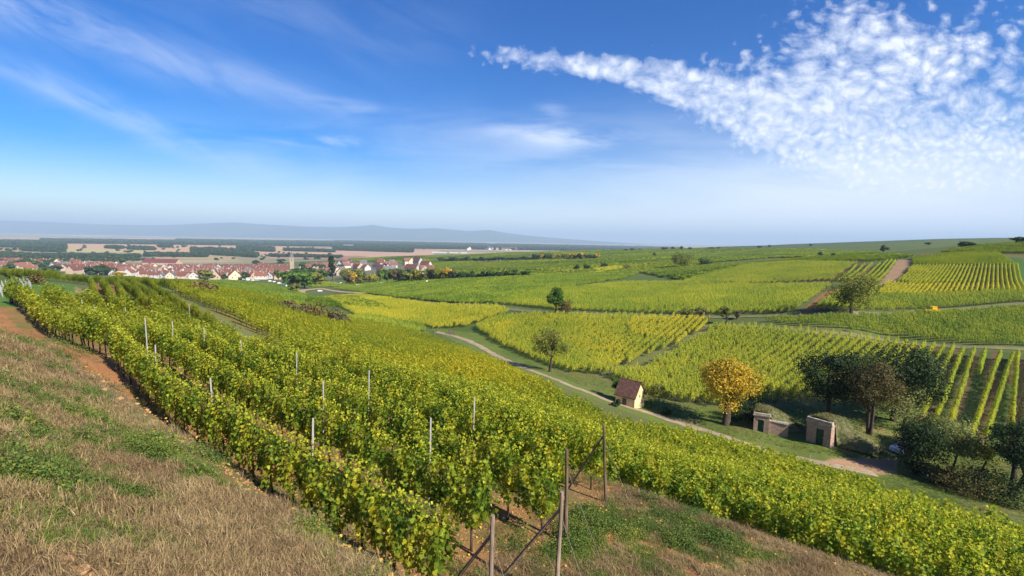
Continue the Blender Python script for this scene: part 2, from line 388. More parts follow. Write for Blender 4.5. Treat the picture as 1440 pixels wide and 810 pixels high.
# ------------------------------------------------------------------ leaves
def leaves(C, N, size, g, shape='leaf', fold=.25, lf=None, lv=None):
    """C centres (n,3), N normals, size (n,) -> V, F, attrs"""
    n = len(C); N = N / (np.linalg.norm(N, axis=1, keepdims=True) + 1e-9)
    r = g.normal(size=(n, 3)); r[:, 2] -= .6                       # tips hang down
    T = r - (r * N).sum(1, keepdims=True) * N; T /= np.linalg.norm(T, axis=1, keepdims=True) + 1e-9
    B = np.cross(N, T)
    if shape == 'leaf':      # lobed outline of a vine leaf
        prof = np.array([(-.42, 0, 0), (-.36, .34, .5), (.02, .52, .9), (.10, .30, .4), (.48, .24, .3), (.62, 0, 0), (.48, -.24, .3), (.10, -.30, .4), (.02, -.52, .9), (-.36, -.34, .5)])
    elif shape == 'quad':
        prof = np.array([(-.5, 0, 0), (.0, .42, .8), (.55, 0, 0), (.0, -.42, .8)])
    elif shape == 'tri':
        prof = np.array([(-.5, .3, .3), (.6, 0, 0), (-.5, -.4, .3)])
    k = len(prof)
    V = (C[:, None] + size[:, None, None] * (prof[None, :, 0:1] * T[:, None] + prof[None, :, 1:2] * B[:, None] + fold * prof[None, :, 2:3] * N[:, None] * g.uniform(-.6, 1, (n, 1, 1))))
    F = np.arange(n * k).reshape(n, k)
    if lf is None: lf = g.uniform(0, 1, n)
    if lv is None: lv = g.uniform(0, 1, n)
    return V.reshape(-1, 3), F, {'lf': ('POINT', 'FLOAT', np.repeat(lf, k)), 'lv': ('POINT', 'FLOAT', np.repeat(lv, k))}
def vine_leaves(nl, L, g, h0=.55, h1=1.72, th=.2, size=.12, shape='leaf', yellow_low=True, gap=True):
    """a piece of trellised vine hedge along x, L long"""
    ns = max(4, int(11 * L)); sx_ = np.linspace(-L / 2, L / 2, ns, endpoint=False) + L / ns / 2 + g.normal(0, .02, ns); sk = g.integers(0, ns, nl); shf = g.uniform(0, 1, ns); sht = g.normal(0, .13, ns); shy = g.normal(0, .05, ns); shl = g.normal(0, .08, ns)
    u = sx_[sk] + g.normal(0, .05, nl)
    t = g.beta(1.5, 1.25, nl)
    top = h1 + .08 * np.sin(u * 5.3 + g.uniform(0, 6)) + sht[sk] + g.normal(0, .06, nl)
    bot = h0 + .14 * np.sin(u * 4.1 + g.uniform(0, 6))
    z = bot + (top - bot) * t
    side = g.choice([-1, 1], nl); w_ = th * (.55 + .6 * np.sin(math.pi * np.clip(t * .8 + .15, 0, 1)))
    y = side * w_ * (1 - .55 * g.uniform(0, 1, nl) ** 2) + g.normal(0, .03, nl) + .06 * np.sin(u * 3 + z * 4) + shy[sk]; u = u + shl[sk] * t
    C = np.stack([u, y, z], 1)
    N = np.stack([g.normal(0, .45, nl), side * 1.0 + g.normal(0, .35, nl), .45 + .7 * np.clip(t - .5, 0, 1) * 2 + g.normal(0, .35, nl)], 1)
    lf = np.clip(g.beta(1.9, 3.1, nl) + (.28 * (t < .22) * g.uniform(0, 1, nl)), 0, 1)
    lf = np.clip(.40 * lf + .26 * shf[sk] ** 1.4 + .08, 0, 1); lf = np.where(g.uniform(0, 1, nl) < .028, g.uniform(.75, 1, nl), lf)
    # clumps share a hue
    lf = np.clip(lf + .16 * np.sin(u * 6.1 + z * 5.2 + g.uniform(0, 6)), 0, 1)
    return leaves(C, N, size * g.uniform(.65, 1.25, nl), g, shape, lf=lf)

# ------------------------------------------------------------------ instancing for what nobody could count
HID = []                                                         # collections kept out of the scene
def proto_collection(name, objs):
    c = bpy.data.collections.new(name)
    for o in objs: c.objects.link(o)
    HID.append(c); return c
def scatter_group(coll):
    g = bpy.data.node_groups.new('scatter', 'GeometryNodeTree')
    g.interface.new_socket('Geometry', in_out='INPUT', socket_type='NodeSocketGeometry')
    g.interface.new_socket('Geometry', in_out='OUTPUT', socket_type='NodeSocketGeometry')
    gi = g.nodes.new('NodeGroupInput'); go = g.nodes.new('NodeGroupOutput')
    ip = g.nodes.new('GeometryNodeInstanceOnPoints'); ci = g.nodes.new('GeometryNodeCollectionInfo')
    ci.inputs['Collection'].default_value = coll; ci.inputs['Separate Children'].default_value = True; ci.inputs['Reset Children'].default_value = True
    def attr(nm, ty):
        a = g.nodes.new('GeometryNodeInputNamedAttribute'); a.data_type = ty; a.inputs[0].default_value = nm
        return a.outputs[0]
    l = g.links.new
    l(gi.outputs[0], ip.inputs['Points']); l(ci.outputs[0], ip.inputs['Instance']); ip.inputs['Pick Instance'].default_value = True
    l(attr('idx', 'INT'), ip.inputs['Instance Index'])
    er = g.nodes.new('FunctionNodeEulerToRotation'); l(attr('rot', 'FLOAT_VECTOR'), er.inputs[0]); l(er.outputs[0], ip.inputs['Rotation'])
    l(attr('scl', 'FLOAT_VECTOR'), ip.inputs['Scale']); l(ip.outputs[0], go.inputs[0])
    return g
def scatter(name, coll, P, rot, scl, idx, tint, label, cat, group=None):
    me = bpy.data.meshes.new(name); me.vertices.add(len(P)); me.vertices.foreach_set('co', np.asarray(P, np.float32).ravel())
    for nm, ty, arr in (('rot', 'FLOAT_VECTOR', rot), ('scl', 'FLOAT_VECTOR', scl)):
        me.attributes.new(nm, ty, 'POINT').data.foreach_set('vector', np.asarray(arr, np.float32).ravel())
    me.attributes.new('idx', 'INT', 'POINT').data.foreach_set('value', np.asarray(idx, np.int32))
    me.attributes.new('tint', 'FLOAT', 'POINT').data.foreach_set('value', np.asarray(tint, np.float32))
    o = bpy.data.objects.new(name, me); COL.objects.link(o)
    md = o.modifiers.new('scatter', 'NODES'); md.node_group = scatter_group(coll)
    return tag(o, label, cat, group, 'stuff')

# ------------------------------------------------------------------ pixel masks of ground areas
def pmask(x, y, poly, dmin=0, dmax=1e9, z=None):
    if z is None: z = zat(x, y)
    u, v = project(np.stack([x, y, z], -1))
    u = np.nan_to_num(u, nan=-1e6); v = np.nan_to_num(v, nan=-1e6)
    return inpoly(u, v, poly) & (y >= dmin) & (y <= dmax)

ROADS = {}   # name: (pixel polyline, width, dmax)
ROADS['dirt_path'] = ([(612, 466), (632, 470), (655, 478), (690, 496), (740, 519), (800, 542), (862, 566), (925, 585), (975, 601), (1040, 622), (1100, 640), (1160, 652), (1235, 668)], 2.0, 250)
# ground cover colours (albedo)
SOIL = np.array([.300, .140, .062]); STRAW = np.array([.25, .19, .085]); GRASS = np.array([.105, .138, .028]); OLIVE = np.array([.120, .125, .042])
BROWN = np.array([.135, .075, .042]); TAN = np.array([.40, .27, .145]); VGREEN = np.array([.075, .115, .026]); GREY = np.array([.19, .165, .13])
PLAIN_FIELDS = [  # far fields on the plain: pixel polygon, colour
 ([(0, 350), (35, 349), (30, 358), (0, 358)], (.40, .25, .12)), ([(85, 342), (350, 344), (470, 350), (420, 356), (240, 357), (100, 352)], (.46, .29, .16)),
 ([(88, 349), (215, 352), (210, 356), (95, 354)], (.40, .33, .14)), ([(0, 362), (200, 362.5), (205, 367), (0, 368)], (.32, .25, .13)),
 ([(210, 358), (330, 359), (335, 366), (215, 364)], (.34, .26, .13)), ([(365, 353), (480, 350), (620, 352), (600, 362), (380, 363)], (.44, .27, .17)),
 ([(100, 330.5), (160, 331.5), (158, 333), (98, 332)], (.40, .34, .26)), ([(0, 333), (90, 333.5), (90, 334.5), (0, 334)], (.36, .28, .18)), ([(180, 334.8), (420, 336), (420, 337.6), (180, 336)], (.42, .30, .20)),
 ([(250, 342), (345, 343.5), (345, 345), (250, 344)], (.44, .28, .15)), ([(490, 346), (640, 348), (640, 351), (490, 350)], (.48, .30, .17)), ([(470, 354), (560, 355), (540, 359), (470, 358)], (.42, .26, .16)),
 ([(380, 358), (520, 360), (500, 364), (380, 362)], (.30, .16, .10))]
def ground_colour(x, y, z):
    n = len(x); r = np.hypot(x, y); p = (NV[0] * x + NV[1] * y) / K; s = (SV[0] * x + SV[1] * y) / K
    col = np.tile(VGREEN, (n, 1)); n1 = vnoise(x, y, 2.2, 11); n2 = vnoise(x, y, 7, 12); n3 = vnoise(x, y, .7, 13); n4 = vnoise(x, y, 45, 14); n5 = vnoise(x, y, .28, 15)
    def put(mask, c, k=1.0):
        k = np.broadcast_to(np.asarray(k, float), (n,)) * mask
        col[:] = col * (1 - k[:, None]) + np.asarray(c) * k[:, None]
    put(np.ones(n), OLIVE, np.clip(.5 + .5 * n4 + .3 * n2, 0, 1) * .7)
    nearm = r < 130
    put(nearm & (p > -60) & (p < 70), OLIVE, .8)
    # terraces
    tm = (p > 3.3) & (p < 24) & (r < 80)
    put(tm, SOIL, np.clip(.62 + .5 * n1 + .3 * n3, .1, 1)); put(tm & (p > 12.5), GRASS, .6)
    put((p <= 3.3) & (r < 90), STRAW * .8, 1.0); put((p <= 3.3) & (r < 90), SOIL, np.clip(n1 * .9 + n3 * .5 - .1, 0, .8)); put((p <= 3.2) & (r < 90), GRASS, np.clip(n2 * .8 + n5 * .3 - .1, 0, .6))
    put((p > 3.15) & (p < 4.0) & (r < 70), SOIL * 1.1, np.clip(.75 + n3 * .5, .2, 1))
    # grassy shoulder by the end posts
    sh = (s < 5.0) & (p > 3.9) & (p < 13.6) & (r < 60)
    put(sh, STRAW * .9, np.clip(.75 + n1 * .4, 0, 1)); put(sh, GRASS, np.clip(.35 + n1 + n3 * .5, 0, .85)); put(sh & (p < 9.5), SOIL, np.clip(.45 + n3 * 1.2, 0, .9))
    # valley meadow
    put(pmask(x, y, [(600, 460), (680, 470), (900, 555), (960, 572), (1080, 575), (1290, 590), (1380, 640), (1460, 680), (1460, 770), (1200, 690), (950, 605), (700, 510)], 45, 170, z), GRASS * 1.15, np.clip(.8 + .3 * n1, 0, 1))
    put(pmask(x, y, [(1190, 600), (1290, 590), (1280, 640), (1190, 640)], 45, 100, z), (.22, .17, .07), np.clip(.45 + n1 * .5, 0, 1))
    put(pmask(x, y, [(1170, 645), (1262, 645), (1262, 665), (1225, 668), (1150, 652)], 45, 100, z), (.36, .21, .13), np.clip(.85 + n3 * .3, 0, 1))
    put(pmask(x, y, [(940, 585), (985, 592), (975, 603), (940, 592)], 45, 100, z), (.26, .19, .10), .6)
    # ploughed alleys of the big field at the right
    b5 = pmask(x, y, [(1270, 480), (1500, 505), (1500, 690), (1440, 640), (1380, 640), (1290, 590), (1180, 560)], 50, 125, z)
    t = (.69 * x - .72 * y) / 1.62; alley = (np.floor(t + .5).astype(int) % 2 == 0)
    put(b5, BROWN, np.clip(.85 + .2 * n1, 0, 1)); put(b5 & (t > -9), np.array([.055, .095, .022]), np.where(alley, .9, .15))
    put(pmask(x, y, [(820, 525), (1000, 455), (1130, 468), (1280, 482), (1180, 575), (900, 560)], 60, 160, z), OLIVE * 1.2, .8)
    # hill at the right
    put(pmask(x, y, [(1240, 420), (1290, 355), (1440, 350), (1460, 420)], 120, 420, z), BROWN * 1.3, np.clip(.42 + n2 * .4, 0, 1))
    put(pmask(x, y, [(1236, 402), (1262, 365), (1282, 366), (1262, 396), (1256, 404)], 120, 420, z), np.array([.30, .19, .11]), 1)
    put(pmask(x, y, [(1405, 362), (1440, 362), (1452, 415), (1432, 415)], 120, 420, z), np.array([.06, .12, .025]), 1)
    put(pmask(x, y, [(1118, 443), (1150, 443), (1172, 420), (1176, 408), (1160, 410), (1142, 425)], 100, 300, z), np.array([.26, .11, .06]), 1)
    put(pmask(x, y, [(1176, 408), (1190, 398), (1222, 370), (1230, 370), (1205, 400), (1180, 410)], 120, 420, z), np.array([.24, .13, .07]), .8)
    put(pmask(x, y, [(1000, 386), (1060, 372), (1120, 367), (1215, 368), (1170, 396), (1060, 400), (960, 398)], 140, 560, z), BROWN * .8, .9)
    # distant ridge
    put((y > 900) & (x > 500) & (r < 2600), np.array([.070, .105, .055]), .85); 
    # lawn and its bank at the left
    put(pmask(x, y, [(30, 398), (55, 397), (108, 402), (104, 415), (70, 430), (20, 432), (-20, 430), (-20, 405)], 35, 110, z), np.array([.085, .16, .028]), 1)
    put(pmask(x, y, [(104, 402), (118, 408), (128, 418), (125, 432), (95, 432), (80, 426), (104, 415)], 35, 110, z), np.array([.26, .19, .12]), .9)
    put(pmask(x, y, [(240, 415), (262, 422), (288, 434), (340, 460), (400, 494), (380, 510), (340, 500), (290, 455), (240, 425)], 30, 110, z), np.array([.15, .16, .06]), .9)
    put(pmask(x, y, [(128, 398), (150, 398), (160, 425), (140, 425)], 30, 110, z), SOIL * .8, .8); put(pmask(x, y, [(155, 400), (168, 402), (178, 430), (160, 430)], 30, 110, z), SOIL * .8, .8)
    # village ground and the plain
    put(((x + 350) / 330.) ** 2 + ((y - 880) / 260.) ** 2 < 1, GREY, .6)
    pl = (r > 1500) & (z < -66)
    stripes = vnoise(x * .25, y, 110, 21) + .6 * vnoise(x, y * .6, 260, 22)
    put(pl, (.24, .21, .12)); put(pl & (stripes > .0), (.40, .30, .18), .8); put(pl & (stripes > .55), (.38, .27, .16), .8); put(pl & (stripes < -.75), (.10, .13, .06), .8)
    for poly, c in PLAIN_FIELDS: put(pmask(x, y, poly, 1050, 40000, z) & (z < -60), c, 1)
    return col
xs, ys, zs = GX.ravel(), GY.ravel(), GZ.ravel()
gc = ground_colour(xs, ys, zs)
nr, na = GX.shape
ii, jj = np.meshgrid(np.arange(nr - 1), np.arange(na), indexing='ij'); j2 = (jj + 1) % na
GF = np.stack([ii * na + jj, ii * na + j2, (ii + 1) * na + j2, (ii + 1) * na + jj], -1).reshape(-1, 4)[:, ::-1]
mg, t, out = new_mat('ground_cover')
va = t.node('ShaderNodeAttribute', attribute_name='cover'); geo = t.node('ShaderNodeNewGeometry'); Pw = geo.outputs['Position']
n_s = t.noise(Pw, 14.0, 8, .75); n_m = t.noise(Pw, .9, 5, .65); n_l = t.noise(Pw, .06, 4, .6)
k = t.m('ADD', .35, t.m('ADD', t.m('MULTIPLY', n_s, .62), t.m('ADD', t.m('MULTIPLY', n_m, .42), t.m('MULTIPLY', n_l, .28))))
colr = t.mix(1.0, va.outputs['Color'], t.comb(k, k, k), 'MULTIPLY')
finish(t, out, colr, .95, .1, t.m('ADD', n_s, t.m('MULTIPLY', n_m, 2.0)), .5, .05)
grd = mesh_obj('ground', np.stack([xs, ys, zs], 1), GF, mg, attrs={'cover': ('POINT', 'FLOAT_COLOR', np.concatenate([gc, np.ones((len(gc), 1))], 1))}, smooth=True)
tag(grd, kind='structure')

# haze: thin air that fades the far hills
def make_haze(density=8.6e-5):
    m, t, out = new_mat('haze_air'); v = t.node('ShaderNodeVolumePrincipled')
    v.inputs['Color'].default_value = (.62, .81, 1.0, 1); v.inputs['Density'].default_value = density; v.inputs['Anisotropy'].default_value = 0
    t.l.new(v.outputs[0], out.inputs['Volume'])
    mb = MB(); mb.box(-42000, 42000, -42000, 42000, -120, 620)
    o = mb.build('haze', m); tag(o, 'pale blue haze over the plain and far mountains', 'haze', kind='stuff')
make_haze()

# paths: sheets laid on the ground
def strip(name, P, width, mat, off=.05, edge=.25, seed=0):
    """a ribbon draped over the ground along world points"""
    P = np.asarray(P)[:, :2]; seg = np.hypot(*np.diff(P, axis=0).T); L = np.concatenate([[0], np.cumsum(seg)])
    n = max(8, int(L[-1] / max(.6, L[-1] / 400))); q = np.linspace(0, L[-1], n)
    X = np.interp(q, L, P[:, 0]); Y = np.interp(q, L, P[:, 1])
    ker = np.ones(5) / 5; Xs = np.convolve(np.pad(X, 2, 'edge'), ker, 'valid'); Ys = np.convolve(np.pad(Y, 2, 'edge'), ker, 'valid')
    tx = np.gradient(Xs); ty = np.gradient(Ys); l = np.hypot(tx, ty) + 1e-9; nx, ny = -ty / l, tx / l
    cols = 7; V = []
    wv = width * (1 + edge * vnoise(q, q * 0, 2.1, seed)); wv2 = width * (1 + edge * vnoise(q, q * 0 + 5, 1.7, seed + 1))
    for c in range(cols):
        a = (c / (cols - 1) - .5); ww = np.where(a < 0, wv, wv2)
        x = Xs + nx * a * ww; y = Ys + ny * a * ww; rr = np.hypot(x, y)
        z = zat(x, y) + off + rr * .0004 - .05 * (abs(a) > .49)
        V.append(np.stack([x, y, z], 1))
    V = np.stack(V, 1).reshape(-1, 3)
    F = np.array([(i * cols + c, i * cols + c + 1, (i + 1) * cols + c + 1, (i + 1) * cols + c) for i in range(n - 1) for c in range(cols - 1)])
    o = mesh_obj(name, V, F, mat, smooth=True); tag(o, kind='structure'); return o
M['path'] = simple('path_gravel', (.38, .30, .20), (.27, .19, .115), 1.2, bs=.3)
M['track'] = simple('track_grass', (.20, .17, .08), (.13, .14, .05), .6, bs=.3)
M['track2'] = simple('track_soil', (.25, .16, .10), (.17, .12, .07), .5, bs=.3)
strip('dirt_path', gpts([(612, 466), (655, 478), (690, 496), (740, 519), (800, 542), (862, 566), (925, 585), (975, 601), (1040, 622), (1100, 640), (1160, 653), (1235, 668)], dmin=30), 1.9, M['path'])
strip('grass_track', gpts([(660, 429), (700, 432), (780, 440), (860, 443), (960, 445), (1040, 446), (1120, 444), (1200, 442), (1300, 438), (1380, 433), (1480, 427)], dmin=60), 3.2, M['track'], off=.12)
strip('side_track', gpts([(985, 459), (1030, 458), (1090, 462), (1150, 468), (1250, 480), (1350, 489), (1460, 494)], dmin=60), 2.4, M['track'], off=.1)
strip('cross_track', gpts([(905, 522), (930, 504), (965, 482), (1000, 459)], dmin=60), 2.2, M['track'], off=.1)
strip('village_road', gpts([(520, 412), (480, 411), (450, 406), (425, 409), (417, 418), (424, 428), (445, 433)], dmin=150), 6.0, M['path'], off=.3)
strip('field_track', gpts([(500, 411), (560, 422), (610, 428), (670, 430)], dmin=90), 3.0, M['track2'], off=.2)
# ------------------------------------------------------------------ vineyard rows
def rows_in(poly, a, b, spacing, seg, dmin, dmax, world_dir=None, jit=.04, clip=None):
    """points of vine rows inside a pixel polygon; rows run from pixel a to pixel b"""
    W = gpts(poly, dmin=dmin); W = W[(W[:, 1] > dmin * .8) & (W[:, 1] < dmax * 1.2)]
    if world_dir is None:
        g2 = gpts([a, b], dmin=dmin); dvec = g2[1][:2] - g2[0][:2]
    else: dvec = np.array(world_dir, float)
    dvec = dvec / np.linalg.norm(dvec); nvec = np.array([-dvec[1], dvec[0]])
    S = W[:, :2] @ dvec; T = W[:, :2] @ nvec; m_ = .15
    s0, s1, t0, t1 = S.min(), S.max(), T.min(), T.max(); es = (s1 - s0) * m_ + 5; et = (t1 - t0) * m_ + 5
    t = np.arange(math.floor((t0 - et) / spacing), math.ceil((t1 + et) / spacing)) * spacing
    s = np.arange(s0 - es, s1 + es, seg)
    SS, TT = np.meshgrid(s, t)
    SS = SS + rng.uniform(0, seg, (len(t), 1)) + rng.normal(0, seg * .06, SS.shape); TT = TT + rng.normal(0, jit, SS.shape)
    x = (SS * dvec[0] + TT * nvec[0]).ravel(); y = (SS * dvec[1] + TT * nvec[1]).ravel(); z = zat(x, y)
    ok = pmask(x, y, poly, dmin, dmax, z)
    ang = math.atan2(dvec[1], dvec[0])
    return x[ok], y[ok], z[ok], np.full(ok.sum(), ang)
VP = {'w': [], 'P': [], 'ang': [], 'seg': [], 'tint': [], 'h': [], 'lod': []}
def add_vines(x, y, z, ang, seg, tint, h, lod, tn=.12, gaps=.02, skip=None, wide=1.0):
    keep = rng.uniform(0, 1, len(x)) > gaps
    if skip is not None: keep &= ~skip(x, y)
    x, y, z, ang = x[keep], y[keep], z[keep], ang[keep]
    tt = tint + tn * vnoise(x, y, 14, 31) + tn * .8 * vnoise(x, y, 4, 32) + rng.normal(0, .05, len(x))
    VP['P'].append(np.stack([x, y, z], 1)); VP['ang'].append(ang + rng.normal(0, .03, len(x)) + math.pi * (rng.uniform(0, 1, len(x)) < .5)); VP['seg'].append(np.full(len(x), seg))
    VP['tint'].append(np.clip(tt, 0, 1)); VP['h'].append(h * (1 + .10 * rng.normal(0, 1, len(x)))); VP['lod'].append(np.full(len(x), lod)); VP['w'].append(np.full(len(x), wide))
def field(poly, a=None, b=None, spacing=1.8, seg=1.0, dmin=20, dmax=400, tint=.4, h=1.0, lod=1, wd=None, **kw):
    q = rows_in(poly, a, b, spacing, seg, dmin, dmax, wd); add_vines(*q, seg, tint, h, lod, **kw); return len(q[0])

# terraces close to the camera: single vines
ROWP = [4.55, 6.3, 7.85, 9.4, 10.95]
ROWEND = [4.6, 5.3, 4.9, 5.6, 5.3]                             # where each row stops at the end posts (s)
near = []                                                          # x, y, ang, row index
for k_, (pp, se) in enumerate(zip(ROWP, ROWEND)):
    pp *= K; s_ = np.arange(se * K + .45, (52 - 3 * k_) * K, .95)
    bend = .00035 * np.clip(s_ - 8, 0, None) ** 2 * (1 - k_ * .18)
    for s0, bb in zip(s_, bend):
        x, y = NV * (pp + bb) + SV * (s0 + rng.normal(0, .05)); near.append((x, y, math.atan2(SV[1], SV[0]), k_))
# lower slope: rows run down the hill
sl_s = np.concatenate([np.arange(-60, 8, 1.12), np.arange(8, 130, 1.65)])
for p0 in np.arange(16.9, 112, 1.5):
    s_ = np.arange(-60 if p0 < 64 else 22, 132, 1.0) + rng.uniform(0, 1)
    for s0 in s_:
        x, y = NV * (p0 + rng.normal(0, .07) + .5 * math.sin(s0 * .045)) + SV * s0; near.append((x, y, math.atan2(SV[1], SV[0]), 5))
near = np.array(near); near = near[(rng.uniform(0, 1, len(near)) > .025) | (near[:, 3] == 5)]; nz_ = zat(near[:, 0], near[:, 1])
LOWER = [(400, 492), (440, 502), (500, 498), (500, 454), (545, 462), (600, 477), (650, 498), (700, 521), (760, 553), (800, 576), (860, 608), (905, 620), (950, 629), (1030, 645), (1100, 666), (1150, 685), (1200, 703), (1290, 736), (1370, 763), (1450, 790), (1700, 860), (1700, 1100), (380, 1100), (330, 700)]
u_, v_ = project(np.stack([near[:, 0], near[:, 1], nz_], 1)); low = near[:, 3] == 5
ok = ~low | (inpoly(np.nan_to_num(u_), np.nan_to_num(v_), LOWER))
near, nz_, u_, v_ = near[ok], nz_[ok], u_[ok], v_[ok]
# the 300 that show largest
dist = np.linalg.norm(np.stack([near[:, 0], near[:, 1], nz_ + 1.2], 1), axis=1)
ut, vt = project(np.stack([near[:, 0], near[:, 1], nz_ + 1.7], 1))
inframe = (near[:, 1] > 2) & (ut > -30) & (ut < 1470) & (vt < 840)
order = np.argsort(np.where(inframe, dist, 1e9)); chosen = np.zeros(len(near), bool); chosen[order[:300]] = True
def vine_trunk(g):
    mb = MB(); x0 = g.uniform(-.05, .05); hh = g.uniform(.62, .78)
    P = [(x0, 0, -.1), (x0 + g.normal(0, .02), g.normal(0, .02), .2), (x0 + g.normal(0, .04), g.normal(0, .03), .45), (g.normal(0, .04), 0, hh)]
    mb.tube(P, [.034, .028, .026, .024], 7)
    for sd in (-1, 1): mb.tube([P[-1], (sd * .22, g.normal(0, .02), hh + .05), (sd * .45, 0, hh + .02)], [.018, .013, .008], 5)
    for _ in range(4):
        xx = g.uniform(-.4, .4); mb.tube([(xx, 0, hh), (xx + g.normal(0, .05), g.normal(0, .05), hh + .5), (xx + g.normal(0, .08), g.normal(0, .1), hh + g.uniform(.8, 1.1))], [.008, .006, .003], 4)
    return mb
trunk_m = [vine_trunk(np.random.default_rng(100 + i)).build('trunk', M['bark'], link=False).data for i in range(5)]
fol_m = []
for i in range(10):
    g = np.random.default_rng(200 + i); V, F, at = vine_leaves(860, .92, g, h0=.58, h1=1.60, th=.17, size=.080)
    nl = 120; uu = g.uniform(-.45, .45, nl); ph = g.integers(0, 5, nl)          # loose shoots over the top
    C = np.stack([np.array([-.35, -.15, .1, .25, .42])[ph] + g.normal(0, .04, nl), g.normal(0, .08, nl), 1.5 + g.uniform(0, .42, nl)], 1)
    V2, F2, at2 = leaves(C, g.normal(0, 1, (nl, 3)) + (0, 0, .5), .058 * g.uniform(.6, 1.2, nl), g, 'leaf', lf=g.uniform(.25, .75, nl))
    at = {k_: (a_[0], a_[1], np.concatenate([a_[2], at2[k_][2]])) for k_, a_ in at.items()}
    o = mesh_obj('foliage', np.concatenate([V, V2]), np.concatenate([F, F2 + len(V)]), M['vine_near'], attrs=at, link=False); fol_m.append(o.data)
VL = ['grapevine in the first row, next to the dry grass bank', 'grapevine in the second row from the dry grass bank', 'grapevine in the third row from the dry grass bank',
      'grapevine in the fourth row from the dry grass bank', 'grapevine in the fifth row, last before the grassy shoulder drops', 'grapevine on the lower slope beyond the terrace rows and their end posts']
VG = ['vines of the first row', 'vines of the second row', 'vines of the third row', 'vines of the fourth row', 'vines of the fifth row', 'vines of the lower slope']
for i in np.nonzero(chosen)[0]:
    x, y, a_, k_ = near[i]; k_ = int(k_); e = empty('grapevine', (x, y, nz_[i]), a_ + (math.pi if i % 2 else 0)); sc = rng.uniform(1.0, 1.16)
    e.scale = (1.05, 1.0 if k_ < 5 else 1.25, sc); tag(e, VL[k_], 'grapevine', VG[k_])
    tk = bpy.data.objects.new('trunk', trunk_m[rng.integers(5)]); fo = bpy.data.objects.new('foliage', fol_m[rng.integers(10)])
    for o in (tk, fo): COL.objects.link(o); o.parent = e
rest = ~chosen
far_near = dist > 34
for sel, lod in ((rest & ~far_near, 0), (rest & far_near, 1)):
    add_vines(near[sel, 0], near[sel, 1], nz_[sel], near[sel, 2], 1.0, .40, 1.04, lod)
    VP['w'][-1] = np.where(SV[0] * VP['P'][-1][:, 0] + SV[1] * VP['P'][-1][:, 1] < 12, 1.3, 1.15) if (near[sel, 3] == 5).mean() > .5 else VP['w'][-1]
    # yellower in the middle of the slope, greener by the hut
    keepn = len(VP['P'][-1]); Pn = VP['P'][-1]; uu, vv = project(Pn); uu = np.nan_to_num(uu, nan=-999); vv = np.nan_to_num(vv)
    tt = .47 + .12 * vnoise(Pn[:, 0], Pn[:, 1], 13, 41) + .07 * vnoise(Pn[:, 0], Pn[:, 1], 4, 42) + rng.normal(0, .05, keepn)
    tt += .22 * np.exp(-((uu - 640) / 230.) ** 2 - ((vv - 535) / 38.) ** 2) - .07 * np.exp(-((uu - 860) / 90.) ** 2 - ((vv - 590) / 22.) ** 2)
    VP['tint'][-1] = np.clip(tt, 0, 1)

# the contour rows further along the spur, row by row
def row_line(pix, tint=.42, lod=0, h=1.0, dmin=20, seg=1.0, wide=1.0):
    W = gpts(pix, dmin=dmin); W = W[:, :2]; sg = np.hypot(*np.diff(W, axis=0).T); L = np.concatenate([[0], np.cumsum(sg)])
    q = np.arange(0, L[-1], seg); x = np.interp(q, L, W[:, 0]); y = np.interp(q, L, W[:, 1])
    if len(q) < 4: return
    x = np.convolve(np.pad(x, 3, 'edge'), np.ones(7) / 7, 'valid'); y = np.convolve(np.pad(y, 3, 'edge'), np.ones(7) / 7, 'valid')
    ang = np.arctan2(np.gradient(y), np.gradient(x)); add_vines(x, y, zat(x, y), ang, seg, tint, h, lod, gaps=.01, wide=wide)
for r_ in ([(128, 408), (132, 420), (136, 436), (138, 456)], [(143, 408), (151, 420), (158, 436), (166, 458)], [(164, 414), (170, 424), (176, 440), (186, 462)],
           [(165, 405), (190, 422), (207, 443), (230, 470), (250, 492)], [(180, 403), (209, 423), (236, 448), (268, 480), (294, 506)], [(194, 402), (228, 424), (266, 450), (308, 484), (340, 514)],
           [(60, 394), (100, 398), (130, 402), (165, 406)]):
    row_line(r_, tint=.42, h=.96, wide=.7)
# left block beyond the grass strip, running off to the ridge
field([(240, 410), (330, 414), (400, 425), (470, 445), (500, 454), (500, 497), (440, 500), (400, 490), (340, 458), (288, 432), (262, 422)], (520, 490), (300, 418), 1.75, 1.0, 30, 170, .50, lod=1)
field([(-60, 381), (0, 383), (100, 386), (220, 394), (300, 404), (330, 414), (262, 412), (200, 399), (120, 390), (0, 392), (-60, 392)], (40, 386), (230, 400), 2.0, 1.5, 60, 230, .42, lod=1)
field([(230, 396), (320, 395), (400, 404), (432, 416), (425, 432), (350, 424), (290, 410)], (250, 400), (425, 418), 2.2, 2.2, 130, 620, .18, lod=2)
field([(350, 426), (430, 434), (480, 456), (420, 440)], (250, 400), (425, 418), 2.2, 1.6, 90, 330, .25, lod=2)
field([(440, 395), (500, 403), (440, 404), (425, 400)], (250, 400), (425, 418), 2.2, 2.2, 330, 620, .25, lod=2)
field([(430, 420), (500, 418), (560, 440), (470, 432), (432, 430)], (430, 424), (500, 430), 2.4, 2.0, 150, 500, .22, lod=2)
